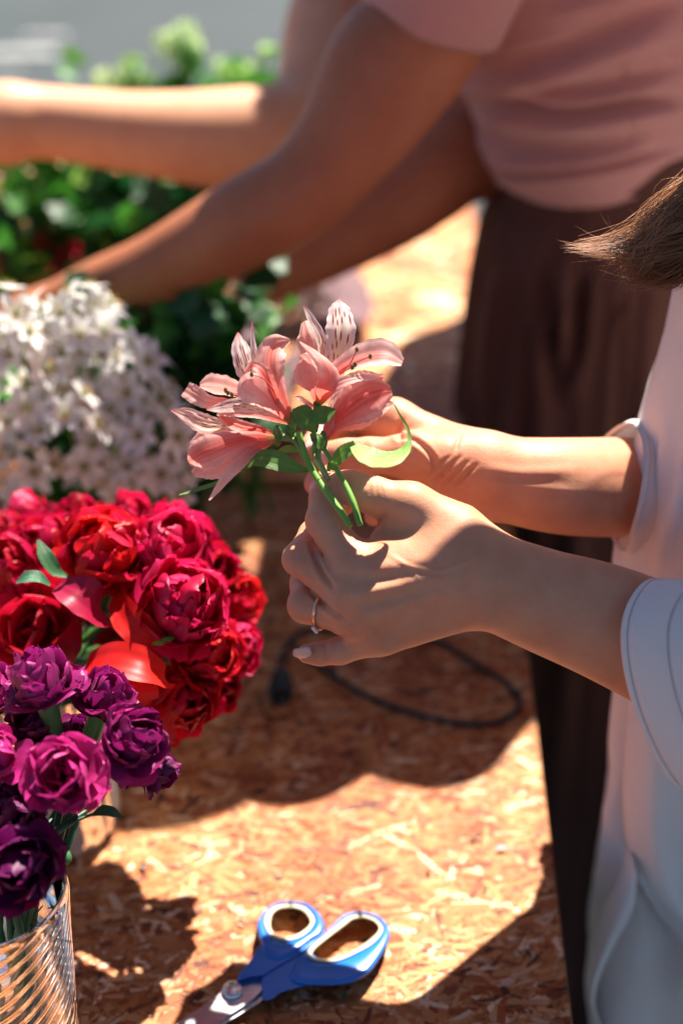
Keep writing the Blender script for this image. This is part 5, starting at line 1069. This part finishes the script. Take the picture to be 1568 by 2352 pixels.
# (layout values are read at the height of the upper faces, so the height shift is removed below)
def sh(pts, dy=0, dx=0): return [(x+dx, y+dy) for x, y in pts]
ringsolid(sh([(800, 243), (900, 262), (975, 320), (1008, 390), (990, 445), (920, 490), (830, 560), (720, 600), (640, 560), (632, 500), (606, 400), (640, 320), (710, 262)], 0), sh([(815, 256), (890, 275), (935, 320), (950, 370), (915, 430), (850, 472), (770, 485), (700, 466), (662, 420), (648, 370), (665, 315), (720, 270)]), 1, 13, 'handle', M['blue'], 3)
ringsolid(sh([(815, 256), (890, 275), (935, 320), (950, 370), (915, 430), (850, 472), (770, 485), (700, 466), (662, 420), (648, 370), (665, 315), (720, 270)]), sh([(815, 285), (870, 300), (905, 330), (925, 375), (895, 415), (830, 452), (770, 462), (715, 445), (690, 410), (688, 370), (700, 325), (745, 292)]), 1.5, 12.2, 'grip', M['cream'], 1.5)
ringsolid(sh([(1230, 306), (1330, 335), (1390, 400), (1396, 470), (1350, 570), (1270, 680), (1150, 740), (1000, 752), (860, 740), (800, 700), (850, 600), (900, 520), (1000, 440), (1060, 390), (1130, 325)]), sh([(1235, 320), (1310, 345), (1355, 395), (1350, 445), (1290, 510), (1200, 560), (1110, 600), (1020, 615), (940, 602), (905, 565), (930, 515), (1010, 445), (1090, 380), (1160, 332)]), 1, 13, 'handle', M['blue'], 3)
ringsolid(sh([(1235, 320), (1310, 345), (1355, 395), (1350, 445), (1290, 510), (1200, 560), (1110, 600), (1020, 615), (940, 602), (905, 565), (930, 515), (1010, 445), (1090, 380), (1160, 332)]), sh([(1245, 345), (1300, 365), (1333, 400), (1325, 435), (1265, 490), (1180, 545), (1100, 582), (1030, 594), (970, 590), (935, 565), (960, 525), (1040, 460), (1120, 400), (1180, 355)]), 1.5, 12.2, 'grip', M['cream'], 1.5)
extr([(632, 500), (760, 560), (940, 470), (1000, 440), (930, 500), (860, 560), (720, 640), (640, 690), (560, 700), (492, 722), (500, 685), (560, 610)], 2, 11.5, 'handle_neck', M['blue'], .0022)
extr([(820, 575), (930, 560), (1000, 640), (1060, 700), (920, 745), (760, 790), (700, 830), (645, 838), (636, 780), (640, 695), (720, 640)], 1, 10.5, 'handle_neck', M['blue'], .0022)
extr([(492, 716), (560, 700), (636, 696), (640, 770), (560, 850), (440, 930), (330, 1010), (-60, 1190), (-150, 1225), (-60, 1150), (120, 985), (300, 860), (420, 765)], 5.6, 7.6, 'blade', M['steel'], .0004, 60)
extr([(560, 740), (640, 800), (650, 830), (580, 880), (440, 965), (330, 1040), (-40, 1215), (-140, 1250), (-40, 1180), (200, 1010), (400, 880)], 3.2, 5.2, 'blade', M['steel'], .0004, 60)
c = sc(460, 790, 7.6); V, Fq = lathe([(.0001, 0), (.0058, .0), (.0062, .0008), (.0058, .0026), (.0045, .0034), (.0001, .0038)], c, 32); mk('pivot_screw', V, Fq[:, ::-1], M['steel'], t)
# ================================================================== cable with its plug
pts = [(647, 1545), (650, 1505), (668, 1470), (700, 1447), (740, 1447), (820, 1440), (920, 1455), (1010, 1475), (1100, 1530), (1165, 1570), (1193, 1612), (1165, 1648), (1100, 1663), (1000, 1650), (880, 1615), (790, 1567), (730, 1527), (690, 1500), (672, 1478)]
t = thing('black_cable', 'thin black cable looped on the shaded board below the hands, small plug at its end', 'cable', tuple(onboard(900, 1560)))
V, Fc = tube([onboard(*p, .003+.006*(i == 18)+(.004 if i in (2, 17) else 0)) for i, p in enumerate(pts)], .0021, 140, 10); mk('cord', V, Fc, M['black'], t)
V, Fc = tube([onboard(647, 1540, .004), onboard(646, 1556, .008), onboard(645, 1585, .009), onboard(645, 1602, .009)], [.003, .0075, .0095, .0070], 12, 16); mk('plug', V, Fc, M['black'], t)
# ================================================================== scraps cut from the stems
rs = np.random.RandomState(9)
for (x, y, cl, lab) in ((1115, 2040, (.03, .14, .05), 'tiny dark green leaf scrap on the board near the right edge'), (1090, 1925, (.03, .05, .02), 'tiny dark scrap at the middle of the bright board'), (1050, 1850, (.10, .05, .02), 'brown crumb just inside the sunlit edge'),
                        (790, 2290, (.05, .16, .06), 'thin green stem scrap below the scissor handles'), (985, 2000, (.10, .12, .05), 'dull olive scrap right of the board centre'), (555, 2120, (.10, .06, .03), 'brown crumb left of the scissor ring'), (1150, 1950, (.45, .48, .55), 'pale lilac petal scrap near the right edge'), (690, 1660, (.03, .08, .04), 'dark leaf scrap on the shaded board'), (330, 1990, (.12, .05, .03), 'reddish brown crumb near the vase shadow'), (1210, 2190, (.10, .06, .03), 'brown crumb by the right table edge near the bottom')):
    p = onboard(x, y, .0012); L = rs.uniform(.005, .009); a = rs.uniform(0, 3); dx = np.array([math.cos(a), math.sin(a), 0]); dy = np.array([-dx[1], dx[0], 0])
    V, Fq, t_, s_ = surf([p-dx*L/2, p+np.array([0, 0, .0012]), p+dx*L/2], [.2, 1, .15], np.array([0, 0, 1.]), .3, .1, nu=8, nv=5, unit=L*.28)
    o = mk('leaf_scrap', V, Fq, M['leaf'], None, C=np.tile(cl, (len(V), 1))); props(o, lab, 'scrap', 'plant scraps on the table')
# bright litter on the road
for (x, y, s_, lab) in ((45, 122, .16, 'long pale scrap of paper on the road at the far left'), (105, 84, .10, 'small pale paper scrap on the road above the longer one'), (10, 160, .07, 'faint pale scrap on the road nearest the frame edge')):
    p = PZ(x, y, .004); V = [p+np.array([a*s_, b*s_*.35, .006*c_]) for a, b, c_ in ((-1, -1, 0), (0, -1.2, 1), (1, -.8, 0), (1, .8, 1), (0, 1.1, 2), (-1, 1, 0))]
    o = mk('paper_scrap', V, [tuple(range(6))], simple('scrap_paper', (.30, .31, .31), .8), smooth=False, solid=.003); props(o, lab, 'scrap', 'pale scraps on the road')
